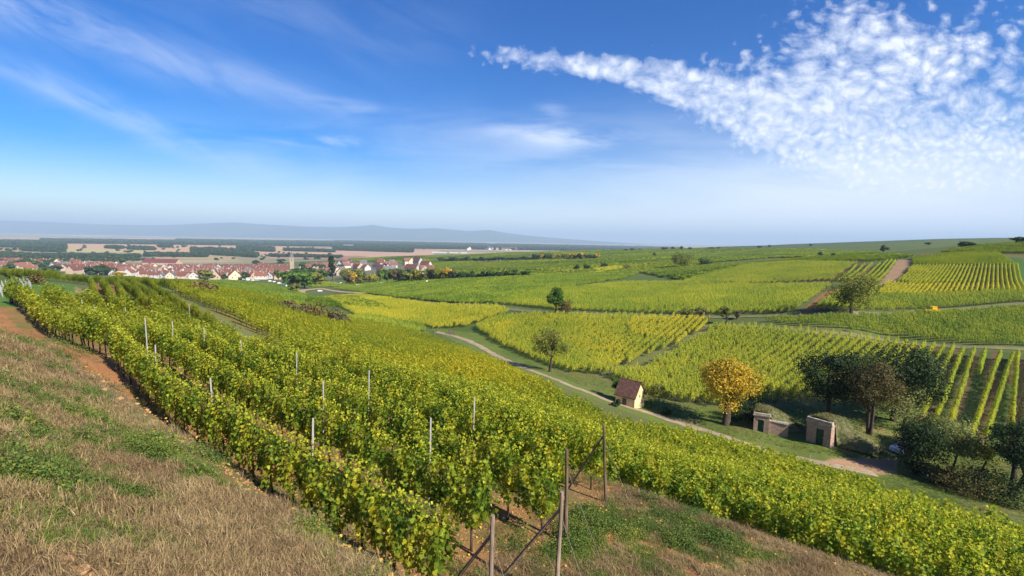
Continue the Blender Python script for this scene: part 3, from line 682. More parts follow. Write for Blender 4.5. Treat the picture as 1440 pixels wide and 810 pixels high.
# valley fields beyond the dirt path
field([(455, 420), (500, 414), (560, 424), (610, 431), (700, 433), (716, 440), (655, 460), (612, 463), (560, 452), (500, 444)], None, None, 1.8, 1.4, 110, 380, .62, lod=1, wd=(.45, .89))
field([(520, 446), (600, 463), (590, 470), (530, 466), (480, 452)], None, None, 1.8, 1.4, 90, 380, .32, lod=1, wd=(.45, .89))
field([(470, 406), (500, 401), (600, 393), (700, 389), (800, 386), (900, 384), (880, 392), (800, 404), (740, 412), (690, 426), (650, 428), (560, 419)], None, None, 2.2, 2.0, 170, 620, .20, lod=2, wd=(.5, .86))
field([(690, 427), (745, 413), (800, 406), (880, 398), (960, 398), (960, 443), (860, 440), (780, 436)], (700, 425), (860, 402), 1.9, 1.5, 110, 360, .38, lod=1)
field([(960, 398), (1060, 402), (1170, 401), (1150, 415), (1112, 441), (1000, 443), (960, 443)], None, None, 1.7, 1.5, 110, 330, .40, lod=1, wd=(.72, .69))
field([(668, 463), (700, 447), (760, 445), (890, 447), (880, 460), (890, 475), (950, 488), (915, 500), (850, 528), (800, 524), (745, 505), (700, 485)], None, None, 1.7, 1.1, 70, 240, .52, lod=1, wd=(.55, .83), tn=.16)
field([(890, 448), (998, 451), (996, 460), (950, 488), (892, 475), (882, 460)], None, None, 1.7, 1.1, 70, 240, .76, lod=1, wd=(.55, .83))
# the big pale field and its open rows at the right
def wide(x, y):                                                    # every other alley widens towards the right
    t = np.round((.69 * x - .72 * y) / 1.62); return (t > 9) & (t % 2 == 0)
field([(848, 527), (905, 524), (960, 490), (1005, 462), (1090, 466), (1180, 476), (1290, 490), (1388, 503), (1378, 530), (1352, 572), (1352, 603), (1296, 594), (1180, 560), (1120, 565), (1060, 572), (1000, 573), (920, 560)], None, None, 1.62, 1.0, 58, 160, .47, lod=1, wd=(.72, .69), tn=.09, h=1.12)
for u0, v0, u1, v1 in ((1412, 506, 1361, 636), (1430, 507, 1384, 626), (1436, 507, 1421, 622), (1458, 508, 1450, 640), (1478, 508, 1480, 650), (1500, 510, 1512, 660), (1524, 510, 1545, 670)):
    row_line([(u0 - 6, v0), ((u0 + u1) / 2 - 4, (v0 + v1) / 2), (u1, v1)], tint=.5, lod=1, dmin=50, h=1.1)
field([(1065, 452), (1200, 448), (1340, 442), (1440, 436), (1560, 428), (1560, 500), (1440, 489), (1350, 485), (1260, 475), (1160, 463)], (1100, 457), (1440, 462), 1.9, 1.1, 80, 190, .24, lod=1)
field([(1215, 438), (1228, 418), (1300, 418), (1440, 410), (1560, 402), (1560, 420), (1440, 426), (1340, 433), (1290, 437)], (1240, 430), (1440, 420), 1.8, 1.1, 100, 260, .34, lod=1)
field([(1130, 441), (1180, 412), (1225, 402), (1236, 405), (1226, 420), (1212, 438)], None, None, 1.7, 1.3, 100, 300, .42, lod=1, wd=(.72, .69))
# rows combed over the hill
wdh = (.70, .71)
field([(1232, 419), (1245, 400), (1290, 403), (1436, 403), (1444, 413), (1300, 418)], None, None, 1.25, 1.2, 130, 300, .66, lod=1, wd=wdh, gaps=.0, tn=.05)
field([(1262, 398), (1284, 376), (1430, 375), (1436, 402), (1290, 402)], None, None, 1.25, 1.3, 140, 360, .52, lod=1, wd=wdh, gaps=.0, tn=.05)
field([(1284, 374), (1282, 364), (1340, 357), (1400, 356), (1428, 374)], None, None, 1.5, 1.5, 150, 420, .34, lod=1, wd=(.50, .86), gaps=.0)
field([(1320, 356), (1380, 347), (1600, 335), (1600, 358), (1440, 358)], (1340, 354), (1440, 350), 2.6, 1.8, 170, 460, .34, lod=2)
for a_, b_, tn_ in (((1205, 399), (1238, 372), .42), ((1213, 401), (1248, 368), .42), ((1221, 402), (1254, 367), .42), ((1228, 403), (1259, 368), .42), ((1194, 398), (1226, 372), .40), ((1186, 397), (1216, 373), .4), ((1178, 396), (1205, 374), .4)):
    row_line([a_, ((a_[0] + b_[0]) / 2 + 3, (a_[1] + b_[1]) / 2), b_], tint=tn_, lod=1, dmin=120, seg=1.3)
field([(960, 397), (1000, 384), (1060, 372), (1120, 368), (1205, 370), (1170, 395), (1060, 400)], None, None, 2.5, 1.6, 150, 520, .36, lod=1, wd=(.70, .71), gaps=.0)
field([(1060, 371), (1120, 365), (1200, 362), (1260, 361), (1280, 363), (1230, 368), (1120, 368)], (1060, 369), (1240, 364), 2.6, 2.4, 200, 620, .36, lod=2)
# patchwork of parcels out to the edge of the plateau
def patchwork():
    gx, gy = np.meshgrid(np.arange(-900, 1500, 3.4), np.arange(280, 1700, 3.4)); x = gx.ravel() + rng.normal(0, .4, gx.size); y = gy.ravel() + rng.normal(0, .4, gx.size)
    z = zat(x, y)
    ok = pmask(x, y, [(430, 404), (480, 402), (560, 394), (600, 391), (600, 372), (480, 367), (520, 358), (640, 354), (850, 351), (1000, 350), (1130, 350), (1250, 358), (1280, 362), (1100, 366), (1060, 371), (960, 397), (900, 383), (700, 388), (600, 392)], 280, 1700, z)
    ca, sa = math.cos(.5), math.sin(.5); X = x * ca + y * sa; Y = -x * sa + y * ca
    X = X + 14 * vnoise(x, y, 160, 51); ci = np.floor(X / 120).astype(int); cj = np.floor((Y + 37 * (ci % 3)) / 62).astype(int)
    h = ((ci * 73856093) ^ (cj * 19349663)) & 0xffff; rv = ((h * 40503) & 0xffff) / 65535.0
    fx = X / 120 - ci; fy = (Y + 37 * (ci % 3)) / 62 - cj
    ok &= (fx > .045) & (fx < .97) & (fy > .06) & (fy < .95) & (rv > .06)
    a = np.where(rv > .5, .5, .5 + math.pi / 2)
    add_vines(x[ok], y[ok], z[ok], a[ok], 3.4, 0, .95, 3); VP['tint'][-1] = np.clip(.14 + .34 * ((rv * 7.3) % 1)[ok][:len(VP['P'][-1])] + .0, 0, 1) if len(VP['P'][-1]) == ok.sum() else VP['tint'][-1] + .25 + .14 * vnoise(VP['P'][-1][:, 0], VP['P'][-1][:, 1], 75, 61)
patchwork()
field([(838, 379), (858, 376.5), (877, 375.5), (876, 379), (855, 383), (838, 385)], (840, 380), (870, 377), 2.2, 2.0, 150, 620, .78, lod=2, tn=.03)
# clump prototypes, four levels of detail
protos = []; LODI = {}
for lod, cnt, nl, sz, sh, L, th in ((0, 5, 800, .084, 'leaf', 1.0, .18), (1, 6, 230, .15, 'quad', 1.0, .20), (2, 5, 95, .30, 'quad', 1.0, .26), (3, 4, 90, .62, 'quad', 1.0, .9)):
    LODI[lod] = (len(protos), cnt)
    for i in range(cnt):
        g = np.random.default_rng(300 + lod * 10 + i)
        V, F, at = vine_leaves(nl, L, g, h0=.55 if lod < 2 else .35, h1=1.80 if lod < 3 else 1.6, th=th, size=sz, shape=sh)
        if lod < 3: V[:, 0] *= 1.05
        mb = MB(); tb = vine_trunk(g) if lod == 0 else mb.tube([(0, 0, -.15), (0, 0, .62)], [.035, .03], 4)
        VT = np.concatenate(tb.V); F_all = [tuple(f) for f in F] + [tuple(int(q) + len(V) for q in f) for f in tb.F]
        for k_ in list(at): at[k_] = (at[k_][0], at[k_][1], np.concatenate([at[k_][2], np.zeros(len(VT))]))
        o = mesh_obj('vine_clump_%02d' % len(protos), np.concatenate([V, VT]), F_all, [M['vine_far'], M['bark']], attrs=at, link=False, fmat=[0] * len(F) + [1] * len(tb.F)); protos.append(o)
P_ = np.concatenate(VP['P']); ang_ = np.concatenate(VP['ang']); seg_ = np.concatenate(VP['seg']); tint_ = np.concatenate(VP['tint']); h_ = np.concatenate(VP['h'])
tint_ = np.clip(tint_ + .05, 0, 1); lod_ = np.concatenate(VP['lod']).astype(int)
i0 = np.array([LODI[i][0] for i in range(4)]); ic = np.array([LODI[i][1] for i in range(4)])
idx_ = i0[lod_] + (rng.integers(0, 1 << 30, len(P_)) % ic[lod_])
scatter('vineyard_rows', proto_collection('vine_clumps', protos), P_, np.stack([0 * ang_, 0 * ang_, ang_], 1), np.stack([seg_ * 1.08, np.where(lod_ == 3, 2.6, np.concatenate(VP['w'])), h_], 1), idx_, tint_,
        'rows of green and yellowing vines covering the slopes and valley parcels', 'vineyard')
print('VINE SEGMENTS', len(P_), np.bincount(lod_))
# ------------------------------------------------------------------ grass
def blades(n, g, hmin, hmax, spread, lean, wdt, lf=None, curve=.35):
    a = g.uniform(0, 2 * math.pi, n); r0 = spread * np.sqrt(g.uniform(0, 1, n)); h = g.uniform(hmin, hmax, n); az = g.uniform(0, 2 * math.pi, n); ln = np.abs(g.normal(lean, lean * .5, n))
    B = np.stack([r0 * np.cos(a), r0 * np.sin(a), np.full(n, -.03)], 1); d = np.stack([np.cos(az), np.sin(az), 0 * az], 1); sd = np.stack([-np.sin(az), np.cos(az), 0 * az], 1)
    ww = wdt * g.uniform(.6, 1.3, n)[:, None]; up = np.array([0, 0, 1.0])
    mid = B + d * (ln * h * .4)[:, None] + up * (h * .6)[:, None]; tip = B + d * (ln * h * (1 + curve))[:, None] + up * (h * (1 - .3 * ln))[:, None]
    V = np.stack([B - sd * ww, B + sd * ww, mid + sd * ww * .8, tip, mid - sd * ww * .8], 1).reshape(-1, 3)
    F = (np.arange(n)[:, None, None] * 5 + np.array([[0, 1, 2], [0, 2, 4], [4, 2, 3]])[None]).reshape(-1, 3); lf = g.uniform(0, 1, n) if lf is None else lf
    return V, F, {'lf': ('POINT', 'FLOAT', np.repeat(lf, 5)), 'lv': ('POINT', 'FLOAT', np.repeat(g.uniform(0, 1, n), 5))}
M['straw'] = leaf_mat('straw', [(0, (.12, .08, .055)), (.25, (.21, .135, .08)), (.5, (.31, .21, .105)), (.75, (.38, .29, .145)), (.92, (.44, .36, .21)), (1, (.21, .14, .11))], trans=.25, inst=True, vary=.6, rough=.7, spec=.15)
M['weed'] = leaf_mat('weed_leaf', [(0, (.045, .085, .02)), (.4, (.09, .15, .03)), (.7, (.17, .21, .04)), (.92, (.30, .30, .05)), (1, (.55, .45, .05))], trans=.3, inst=True, vary=.5, rough=.7, spec=.2)
gp = []
for i in range(6):
    g = np.random.default_rng(500 + i); V, F, at = blades(66, g, .03, .135, .13, .45 + .08 * i, .0028)
    gp.append(mesh_obj('grass_tuft_%02d' % i, V, F, M['straw'], attrs=at, link=False))
for i in range(4):
    g = np.random.default_rng(520 + i); V, F, at = blades(46, g, .03, .12, .12, .6, .0035)
    gp.append(mesh_obj('grass_tuft_%02d' % (6 + i), V, F, M['weed'], attrs=at, link=False))
for i in range(4):                                              # leafy weeds
    g = np.random.default_rng(540 + i); n = 90; C = g.normal(0, 1, (n, 3)) * (.10, .10, .06) + (0, 0, .10); C[:, 2] = np.abs(C[:, 2])
    V, F, at = leaves(C, g.normal(0, .6, (n, 3)) + (0, 0, 1), .028 * g.uniform(.5, 1.3, n), g, 'quad')
    gp.append(mesh_obj('grass_tuft_%02d' % (10 + i), V, F, M['weed'], attrs=at, link=False))
gcoll = proto_collection('grass_tufts', gp)
def polar_points(n, a0, a1, r0, r1, g):
    a = g.uniform(R(a0), R(a1), n); r = np.exp(g.uniform(math.log(r0), math.log(r1), n)); x = r * np.sin(a); y = r * np.cos(a)
    return x, y, (NV[0] * x + NV[1] * y) / K, (SV[0] * x + SV[1] * y) / K, r
def tufts(name, sel, x, y, r, kindf, label, cat, smin=.6, tint=.5, group=None):
    x, y, r = x[sel], y[sel], r[sel]; n = len(x); g = np.random.default_rng(len(name))
    k = kindf(x, y, g); idx = np.where(k == 0, g.integers(0, 6, n), np.where(k == 1, g.integers(6, 10, n), g.integers(10, 14, n)))
    sc = g.uniform(smin, 1.25, n) * np.clip(.8 + r * .035, .8, 2.0); t = np.clip(tint + .38 * vnoise(x, y, .9, 71) + .2 * vnoise(x, y, 4, 72) + g.normal(0, .08, n), 0, 1)
    t = np.where((k == 2) & (vnoise(x, y, .8, 73) > .72), .98, t)
    scatter(name, gcoll, np.stack([x, y, zat(x, y)], 1), np.stack([g.normal(0, .15, n), g.normal(0, .15, n), g.uniform(0, 6.28, n)], 1), np.stack([sc, sc, sc * g.uniform(.7, 1.15, n)], 1), idx, t, label, cat)
g = np.random.default_rng(9)
x, y, p, s, r = polar_points(72000, -88, 60, 2.2, 50, g)
bank = (p < 3.5 + .25 * vnoise(x, y, .8, 81)) & ~((p > 2.7) & (vnoise(x, y, .9, 82) > .1)) & ~(vnoise(x, y, .7, 83) > .96)
def kb(x, y, g):
    q = vnoise(x, y, 1.3, 84) + .7 * vnoise(x, y, .45, 85) + g.normal(0, .3, len(x)); return np.where(q > 1.0, 2, np.where(q > .24, 1, 0))
tufts('bank_grass', bank, x, y, r, kb, 'dry straw coloured grass with green weeds covering the steep bank at the left', 'grass')
x, y, p, s, r = polar_points(66000, -30, 62, 6, 52, g)
sh = (s < 5.1 + .3 * vnoise(x, y, 1, 86)) & (p > 4) & (p < 14.2) & ~((vnoise(x, y, 1.1, 87) + .8 * vnoise(x, y, .4, 92) > .35 + .5 * (p > 9.5)) & (p < 11.5))
def ks(x, y, g):
    p = (NV[0] * x + NV[1] * y) / K; q = vnoise(x, y, 2.2, 88) + .5 * vnoise(x, y, .6, 89) + g.normal(0, .2, len(x)) - .10 * np.clip(p - 11.2, -2, 2) * 3; return np.where(q > .3, np.where(q > 1.0, 2, 1), 0)
tufts('shoulder_grass', sh, x, y, r, ks, 'green and straw grass on the shoulder beside the wooden end posts', 'grass')
x, y, p, s, r = polar_points(28000, -70, 45, 6, 40, g)
un = (s > 4) & (p > 3.6) & (p < 13.5) & (vnoise(x, y, 1.1, 90) > .15)
tufts('terrace_weeds', un, x, y, r, lambda x, y, g: g.choice([0, 0, 1, 2], len(x)), 'low weeds and dry stalks on the reddish soil under the terrace vines', 'weeds', smin=.35)
x, y, p, s, r = polar_points(150000, -20, 58, 45, 120, g)
z = zat(x, y)
md = pmask(x, y, [(600, 460), (680, 470), (860, 535), (905, 550), (960, 572), (1080, 575), (1290, 590), (1380, 640), (1600, 690), (1600, 800), (1440, 745), (1200, 672), (950, 600), (700, 505)], 45, 170, z) & ~pmask(x, y, [(600, 462), (700, 494), (860, 560), (925, 580), (1040, 617), (1170, 642), (1270, 645), (1270, 668), (1225, 670), (1100, 646), (920, 592), (790, 545), (690, 502), (600, 470)], 45, 170, z)
def km(x, y, g): return np.where(vnoise(x, y, 5, 91) + g.normal(0, .3, len(x)) > .75, 0, 1)
tufts('meadow_grass', md, x, y, np.full(len(x), 9.0), km, 'short green grass along the valley path', 'grass', tint=.42)

# ------------------------------------------------------------------ trees
def stops(*c): return [(i / (len(c) - 1), q) for i, q in enumerate(c)]
LEAF = {
 'olive': leaf_mat('olive_leaf', stops((.065, .085, .02), (.14, .16, .032), (.23, .23, .045), (.30, .25, .055)), trans=.3),
 'bright': leaf_mat('green_leaf', stops((.035, .075, .015), (.07, .14, .02), (.12, .20, .03), (.16, .25, .04)), trans=.3),
 'dark': leaf_mat('dark_leaf', stops((.010, .024, .009), (.020, .040, .012), (.038, .065, .018), (.06, .085, .025)), trans=.15),
 'gold': leaf_mat('golden_leaf', stops((.10, .12, .03), (.27, .24, .035), (.50, .34, .035), (.60, .38, .04), (.20, .22, .04)), trans=.35),
 'rust': leaf_mat('rust_leaf', stops((.06, .055, .02), (.12, .09, .032), (.18, .125, .045), (.12, .125, .04)), trans=.25),
 'yellow': leaf_mat('yellow_leaf', stops((.12, .15, .03), (.24, .24, .035), (.36, .32, .04), (.42, .33, .05)), trans=.35),
 'grey': leaf_mat('pale_leaf', stops((.12, .145, .05), (.21, .24, .09), (.32, .33, .14), (.38, .37, .17)), trans=.4),
 'far': leaf_mat('wood_leaf', stops((.018, .040, .014), (.035, .065, .02), (.05, .085, .025), (.075, .10, .03)), trans=.1),
 'umber': leaf_mat('umber_leaf', stops((.04, .045, .018), (.085, .075, .028), (.13, .10, .038), (.10, .11, .035)), trans=.25),
 'scrub': leaf_mat('scrub_leaf', stops((.07, .06, .035), (.13, .10, .06), (.11, .11, .04), (.19, .15, .09)), trans=.2),
}
M['trunk'] = simple('tree_bark', (.085, .065, .048), (.035, .027, .02), 9, stretch=(1, 1, .25), bs=.8)
def tree_parts(h, w, leaf, seed, nleaf=2600, lsize=.22, trunk=.28, nclump=26, rim=.78, flat=1.0, cone=0.0, stems=1, tr=.035, thin=0.0, bare=False):
    """returns trunk MeshBuilder and crown data; crown is leaf clumps through an uneven volume"""
    nleaf = int(nleaf * (2.3 if leaf in ('dark', 'umber') else 1.8)); lsize = lsize * 1.3
    g = np.random.default_rng(seed); z0 = h * trunk; ch = h - z0; cz = z0 + ch * .5
    cen = []
    for _ in range(nclump):
        d = g.normal(size=3); d /= np.linalg.norm(d); rr = g.uniform(.25, 1) ** .5 * rim
        q = d * rr * np.array([w / 2, w / 2, ch / 2]); 
        if cone: q[:2] *= 1 - cone * (q[2] / (ch / 2) * .5 + .5)
        cen.append(q + (0, 0, cz))
    cen = np.array(cen); cr = g.uniform(.13, .27, nclump) * w * (1 - thin * .35)
    k = g.integers(0, nclump, nleaf); d = g.normal(size=(nleaf, 3)); d /= np.linalg.norm(d, axis=1, keepdims=True)
    rad = cr[k] * (g.uniform(0, 1, nleaf) ** .33) * g.uniform(.75, 1.15, nleaf)
    C = cen[k] + d * rad[:, None] * (1, 1, .8 * flat); C[:, 2] = np.maximum(C[:, 2], max(.05, z0 * .5))
    N = d + g.normal(0, .55, (nleaf, 3)) + (0, 0, .35)
    lf = np.clip(g.uniform(0, 1, nleaf) * .55 + g.uniform(0, .45, nclump)[k], 0, 1)
    V, F, at = leaves(C, N, lsize * g.uniform(.6, 1.3, nleaf), g, 'quad', lf=lf)
    mb = MB(); r0 = tr * h
    for si in range(stems):
        off = np.array([g.normal(0, .12), g.normal(0, .12), 0]) * (stems > 1) * w * .15; ln = g.normal(0, .06, 2) * h * (1 + (stems > 1) * 2)
        P0 = np.array([off[0], off[1], -.25]); ln = ln / (1 + 1.2 * (stems > 1)); P1 = P0 + (ln[0] * .4, ln[1] * .4, z0 * .6 + .25); P2_ = P0 + (ln[0], ln[1], z0 + ch * .35); P3 = P2_ + (ln[0] * .4, ln[1] * .4, ch * .35)
        mb.tube([P0, P0 + (0, 0, .35), P1, P2_, P3], [r0 * 1.35, r0, r0 * .85, r0 * .55, r0 * .15], 8)
        for q in range(max(5, 9 // stems)):
            a = P1 + (P2_ - P1) * g.uniform(.2, 1.1); b = cen[g.integers(nclump)]; m_ = (a + b) / 2 + (0, 0, .06 * h * g.uniform(-.3, 1))
            mb.tube([a, m_, b], [r0 * .38, r0 * .24, r0 * .07], 5, cap=False)
    return mb, (V, F, at)
def make_tree(name, px, h, w, leaf, seed, label, cat='tree', group=None, d=None, rz=None, dmin=25, lod=None, **kw):
    P = gpts([px], dmin=dmin)[0] if len(px) == 2 else np.array(px)
    mb, (V, F, at) = tree_parts(h, w, leaf, seed, **kw)
    e = empty(name, P, 0.0 if rz is None else rz)
    mb.build('trunk', M['trunk'], e, smooth=True); mesh_obj('crown', V, F, LEAF[leaf], e, attrs=at)
    tag(e, label, cat, group); return e
def hpx(px, hp):
    """metres that hp pixels span at the ground point of pixel px"""
    return hp * np.linalg.norm(gpts([px], dmin=25)[0] * (1, 1, 1)) / FPX
TREES = [ # name, base pixel, height px, width px, leaf, seed, label, kwargs
 ('tree', (773, 523), 58, 54, 'olive', 11, 'thin crowned olive and yellow tree standing beside the bend of the dirt path', dict(nleaf=2600, lsize=.20, trunk=.25, nclump=30, thin=.6, rim=.85)),
 ('tree', (781, 441), 38, 28, 'bright', 12, 'tall bright green rounded tree standing at the grass track', dict(nleaf=2600, lsize=.30, trunk=.12, nclump=26)),
 ('bush', (795, 442), 19, 22, 'rust', 13, 'low reddish green bush touching the bright green tree on the track', dict(nleaf=900, lsize=.24, trunk=.05, nclump=12)),
 ('tree', (1197, 441), 46, 54, 'olive', 14, 'broad olive tree standing alone on the grass track below the combed rows', dict(nleaf=3400, lsize=.28, trunk=.16, nclump=34, tr=.04)),
 ('tree', (1021, 597), 84, 72, 'gold', 15, 'golden yellow autumn tree beside the grass roofed cellars', dict(nleaf=5200, lsize=.22, trunk=.22, nclump=40, tr=.06)),
 ('tree', (1166, 588), 80, 74, 'dark', 16, 'dark green tree with dense crown behind the stone cellar', dict(nleaf=4200, lsize=.22, trunk=.22, nclump=34, rim=.85)),
 ('tree', (1256, 592), 88, 88, 'dark', 17, 'largest dark green tree at the right of the brownish many stemmed tree', dict(nleaf=5200, lsize=.22, trunk=.22, nclump=40, rim=.85)),
 ('tree', (1222, 611), 80, 62, 'umber', 18, 'brownish olive many stemmed tree in front of the dark crowns', dict(nleaf=3800, lsize=.17, trunk=.32, nclump=30, stems=3, tr=.022)),
 ('tree', (1268, 606), 52, 50, 'grey', 181, 'pale olive bush tree leaning at the foot of the largest dark tree', dict(nleaf=1800, lsize=.16, trunk=.2, nclump=20, stems=2, tr=.022)),
 ('bush', (1291, 668), 64, 58, 'dark', 19, 'dark conical bush beside the pale dirt clearing', dict(nleaf=4200, lsize=.15, trunk=.03, nclump=40, cone=.35)),
 ('tree', (1338, 664), 56, 50, 'grey', 20, 'pale olive tree with thin trunk right of the dark conical bush', dict(nleaf=2600, lsize=.17, trunk=.3, nclump=26, tr=.018)),
 ('tree', (1316, 640), 40, 44, 'olive', 201, 'loose olive tree rising behind the dark conical bush', dict(nleaf=2000, lsize=.17, trunk=.25, nclump=22, tr=.018)),
 ('tree', (1375, 674), 42, 36, 'olive', 21, 'small tree with slanting stem at the lower end of the open vine rows', dict(nleaf=1300, lsize=.16, trunk=.4, nclump=14, tr=.03)),
 ('tree', (1424, 700), 76, 56, 'dark', 22, 'dark leafy tree at the right edge above the ditch', dict(nleaf=3400, lsize=.16, trunk=.35, nclump=26, stems=2, tr=.035)),
 ('tree', (866, 562), 32, 17, 'bright', 23, 'slim young green tree at the left wall of the little yellow hut', dict(nleaf=700, lsize=.14, trunk=.3, nclump=10, tr=.018)),
 ('tree', (926, 577), 36, 34, 'olive', 24, 'small loose olive tree right of the little yellow hut', dict(nleaf=1200, lsize=.15, trunk=.3, nclump=14, tr=.018)),
 ('bush', (937, 584), 9, 16, 'dark', 25, 'low dark bush beside the path right of the yellow hut', dict(nleaf=400, lsize=.12, trunk=.05, nclump=8)),
 ('bush', (913, 573), 8, 14, 'bright', 251, 'low green bush at the gable foot of the yellow hut', dict(nleaf=400, lsize=.12, trunk=.05, nclump=8)),
 ('bush', (866, 572), 12, 14, 'dark', 26, 'dark shrub against the front wall of the yellow hut', dict(nleaf=500, lsize=.12, trunk=.05, nclump=8)),
 ('bush', (1040, 590), 22, 40, 'dark', 27, 'dark ivy bush between the golden tree and the left cellar', dict(nleaf=1500, lsize=.13, trunk=.03, nclump=18)),
 ('bush', (1190, 622), 22, 34, 'bright', 28, 'green ivy bush climbing the right side of the front cellar', dict(nleaf=1300, lsize=.12, trunk=.03, nclump=16)),
 ('bush', (1112, 602), 12, 20, 'dark', 29, 'dark bush between the two grass roofed cellars', dict(nleaf=700, lsize=.12, trunk=.03, nclump=10)),
 ('bush', (1352, 690), 24, 70, 'rust', 30, 'brown bramble thicket filling the ditch', dict(nleaf=1800, lsize=.13, trunk=.03, nclump=26)),
 ('bush', (1400, 704), 26, 70, 'dark', 31, 'dark bramble thicket in the ditch below the edge tree', dict(nleaf=1800, lsize=.13, trunk=.03, nclump=26)),
 ('bush', (1310, 676), 14, 50, 'dark', 311, 'low dark brambles behind the fallen pale pole', dict(nleaf=1100, lsize=.12, trunk=.03, nclump=16)),
 ('bush', (286, 417), 18, 28, 'rust', 32, 'larger reddish brown bush on the spur above the village', dict(nleaf=900, lsize=.42, trunk=.05, nclump=16)),
 ('bush', (266, 414), 10, 22, 'rust', 33, 'lower reddish bush left of the larger reddish brown bush', dict(nleaf=500, lsize=.4, trunk=.05, nclump=10)),
 ('bush', (358, 436), 13, 19, 'bright', 34, 'single round green bush at the edge of the yellow spur vines', dict(nleaf=700, lsize=.25, trunk=.05, nclump=12)),
 ('bush', (52, 400), 10, 18, 'rust', 35, 'orange brown shrub beside the bare white stakes at the left', dict(nleaf=500, lsize=.2, trunk=.05, nclump=10)),
 ('tree', (958, 377), 20, 30, 'olive', 36, 'bushy olive tree on the plateau, taller of the close pair', dict(nleaf=900, lsize=.7, trunk=.1, nclump=16)),
 ('tree', (992, 374), 11, 24, 'far', 37, 'low dark tree right of the bushy olive tree on the plateau', dict(nleaf=600, lsize=.6, trunk=.1, nclump=12)),
 ('tree', (1243, 357), 10, 10, 'far', 38, 'small round dark tree on the skyline of the combed hill', dict(nleaf=600, lsize=.45, trunk=.12, nclump=12)),
 ('tree', (1154, 362), 7, 7, 'far', 39, 'tiny tree at the upper edge of the hill vineyards, left one', dict(nleaf=250, lsize=.5, trunk=.1, nclump=8)),
 ('tree', (1171, 362), 6, 7, 'far', 40, 'tiny tree at the upper edge of the hill vineyards, right one', dict(nleaf=250, lsize=.5, trunk=.1, nclump=8)),
 ('tree', (881, 382), 12, 12, 'scrub', 41, 'half bare grey tree beside the yellow parcel', dict(nleaf=160, lsize=.4, trunk=.3, nclump=10)),
 ('bush', (811, 382), 9, 13, 'far', 42, 'leftmost of three dark bushes in a line on the plateau', dict(nleaf=400, lsize=.6, trunk=.05, nclump=8)),
 ('bush', (827, 380), 9, 15, 'far', 43, 'middle of three dark bushes in a line on the plateau', dict(nleaf=400, lsize=.6, trunk=.05, nclump=8)),
 ('bush', (849, 377), 7, 11, 'far', 44, 'rightmost of three dark bushes in a line on the plateau', dict(nleaf=400, lsize=.6, trunk=.05, nclump=8)),
 ('tree', (921, 361), 6, 6, 'far', 45, 'lone small tree in the far green parcels left of the olive pair', dict(nleaf=250, lsize=.9, trunk=.1, nclump=8)),
 ('bush', (966, 447), 15, 19, 'olive', 46, 'leftmost small bush at the meeting of the tracks', dict(nleaf=500, lsize=.25, trunk=.1, nclump=10)),
 ('bush', (986, 448), 16, 21, 'scrub', 47, 'greyish bush at the meeting of the tracks', dict(nleaf=500, lsize=.25, trunk=.1, nclump=10)),
 ('tree', (1020, 455), 24, 15, 'olive', 48, 'upright dark olive tree at the meeting of the tracks', dict(nleaf=900, lsize=.25, trunk=.15, nclump=14)),
 ('bush', (1036, 449), 12, 13, 'scrub', 49, 'smallest bush at the meeting of the tracks', dict(nleaf=300, lsize=.25, trunk=.1, nclump=8)),
]
for k_, (px, hp, wp, lf_) in enumerate([((402, 440), 13, 32, 'scrub'), ((418, 446), 15, 36, 'scrub'), ((438, 452), 18, 40, 'rust'), ((458, 457), 20, 42, 'scrub'), ((474, 458), 14, 34, 'scrub'), ((452, 437), 12, 16, 'olive'), ((444, 433), 9, 10, 'olive'), ((467, 442), 9, 18, 'scrub')]):
    TREES.append(('bush', px, hp, wp, lf_, 60 + k_, 'brownish scrub bush in the hollow between the spur and the valley fields', dict(nleaf=600, lsize=.32, trunk=.03, nclump=12, group='scrub bushes in the hollow')))
for nm, px, hp, wp, lf_, sd, lab, kw in TREES:
    grp = kw.pop('group', None); sc_ = hpx(px, 1.0); make_tree(nm, px, hp * sc_ * 1.04, wp * sc_ * 1.06, lf_, sd, lab, 'bush' if nm == 'bush' else 'tree', grp, **kw)

# shared far trees: prototypes copied
def proto_tree(name, h, w, leaf, seed, **kw):
    mb, (V, F, at) = tree_parts(h, w, leaf, seed, **kw)
    return (mb.build('trunk', M['trunk'], link=False, smooth=True).data, mesh_obj('crown', V, F, LEAF[leaf], attrs=at, link=False).data, h, w)
FT = {k_: [proto_tree(k_, 10, 9, k_, 700 + i * 7 + j, nleaf=420, lsize=1.15, trunk=.12, nclump=15) for i in range(2)] for j, k_ in enumerate(('far', 'bright', 'olive', 'yellow', 'rust', 'gold', 'dark'))}
FTC = [proto_tree('poplar', 10, 3.4, 'dark', 760 + i, nleaf=420, lsize=.9, trunk=.06, nclump=14, cone=.5) for i in range(2)]
def far_tree(P, h, w, kind, label, group=None, cat='tree', name='tree', lst=None):
    q = (lst or FT[kind])[rng.integers(2)]; e = empty(name, P, rng.uniform(0, 6.28)); e.scale = (w / q[3], w / q[3], h / q[2])
    for nm, me in (('trunk', q[0]), ('crown', q[1])):
        o = bpy.data.objects.new(nm, me); COL.objects.link(o); o.parent = e
    return tag(e, label, cat, group)
def far_px(u, v, hp, wp, kind, label, group=None, dmin=150, **kw):
    P = gpts([(u, v)], dmin=dmin)
    if not len(P): return
    P = P[0]; k_ = np.linalg.norm(P) / FPX; return far_tree(P, hp * k_, wp * k_, kind, label, group, **kw)
g = np.random.default_rng(33)
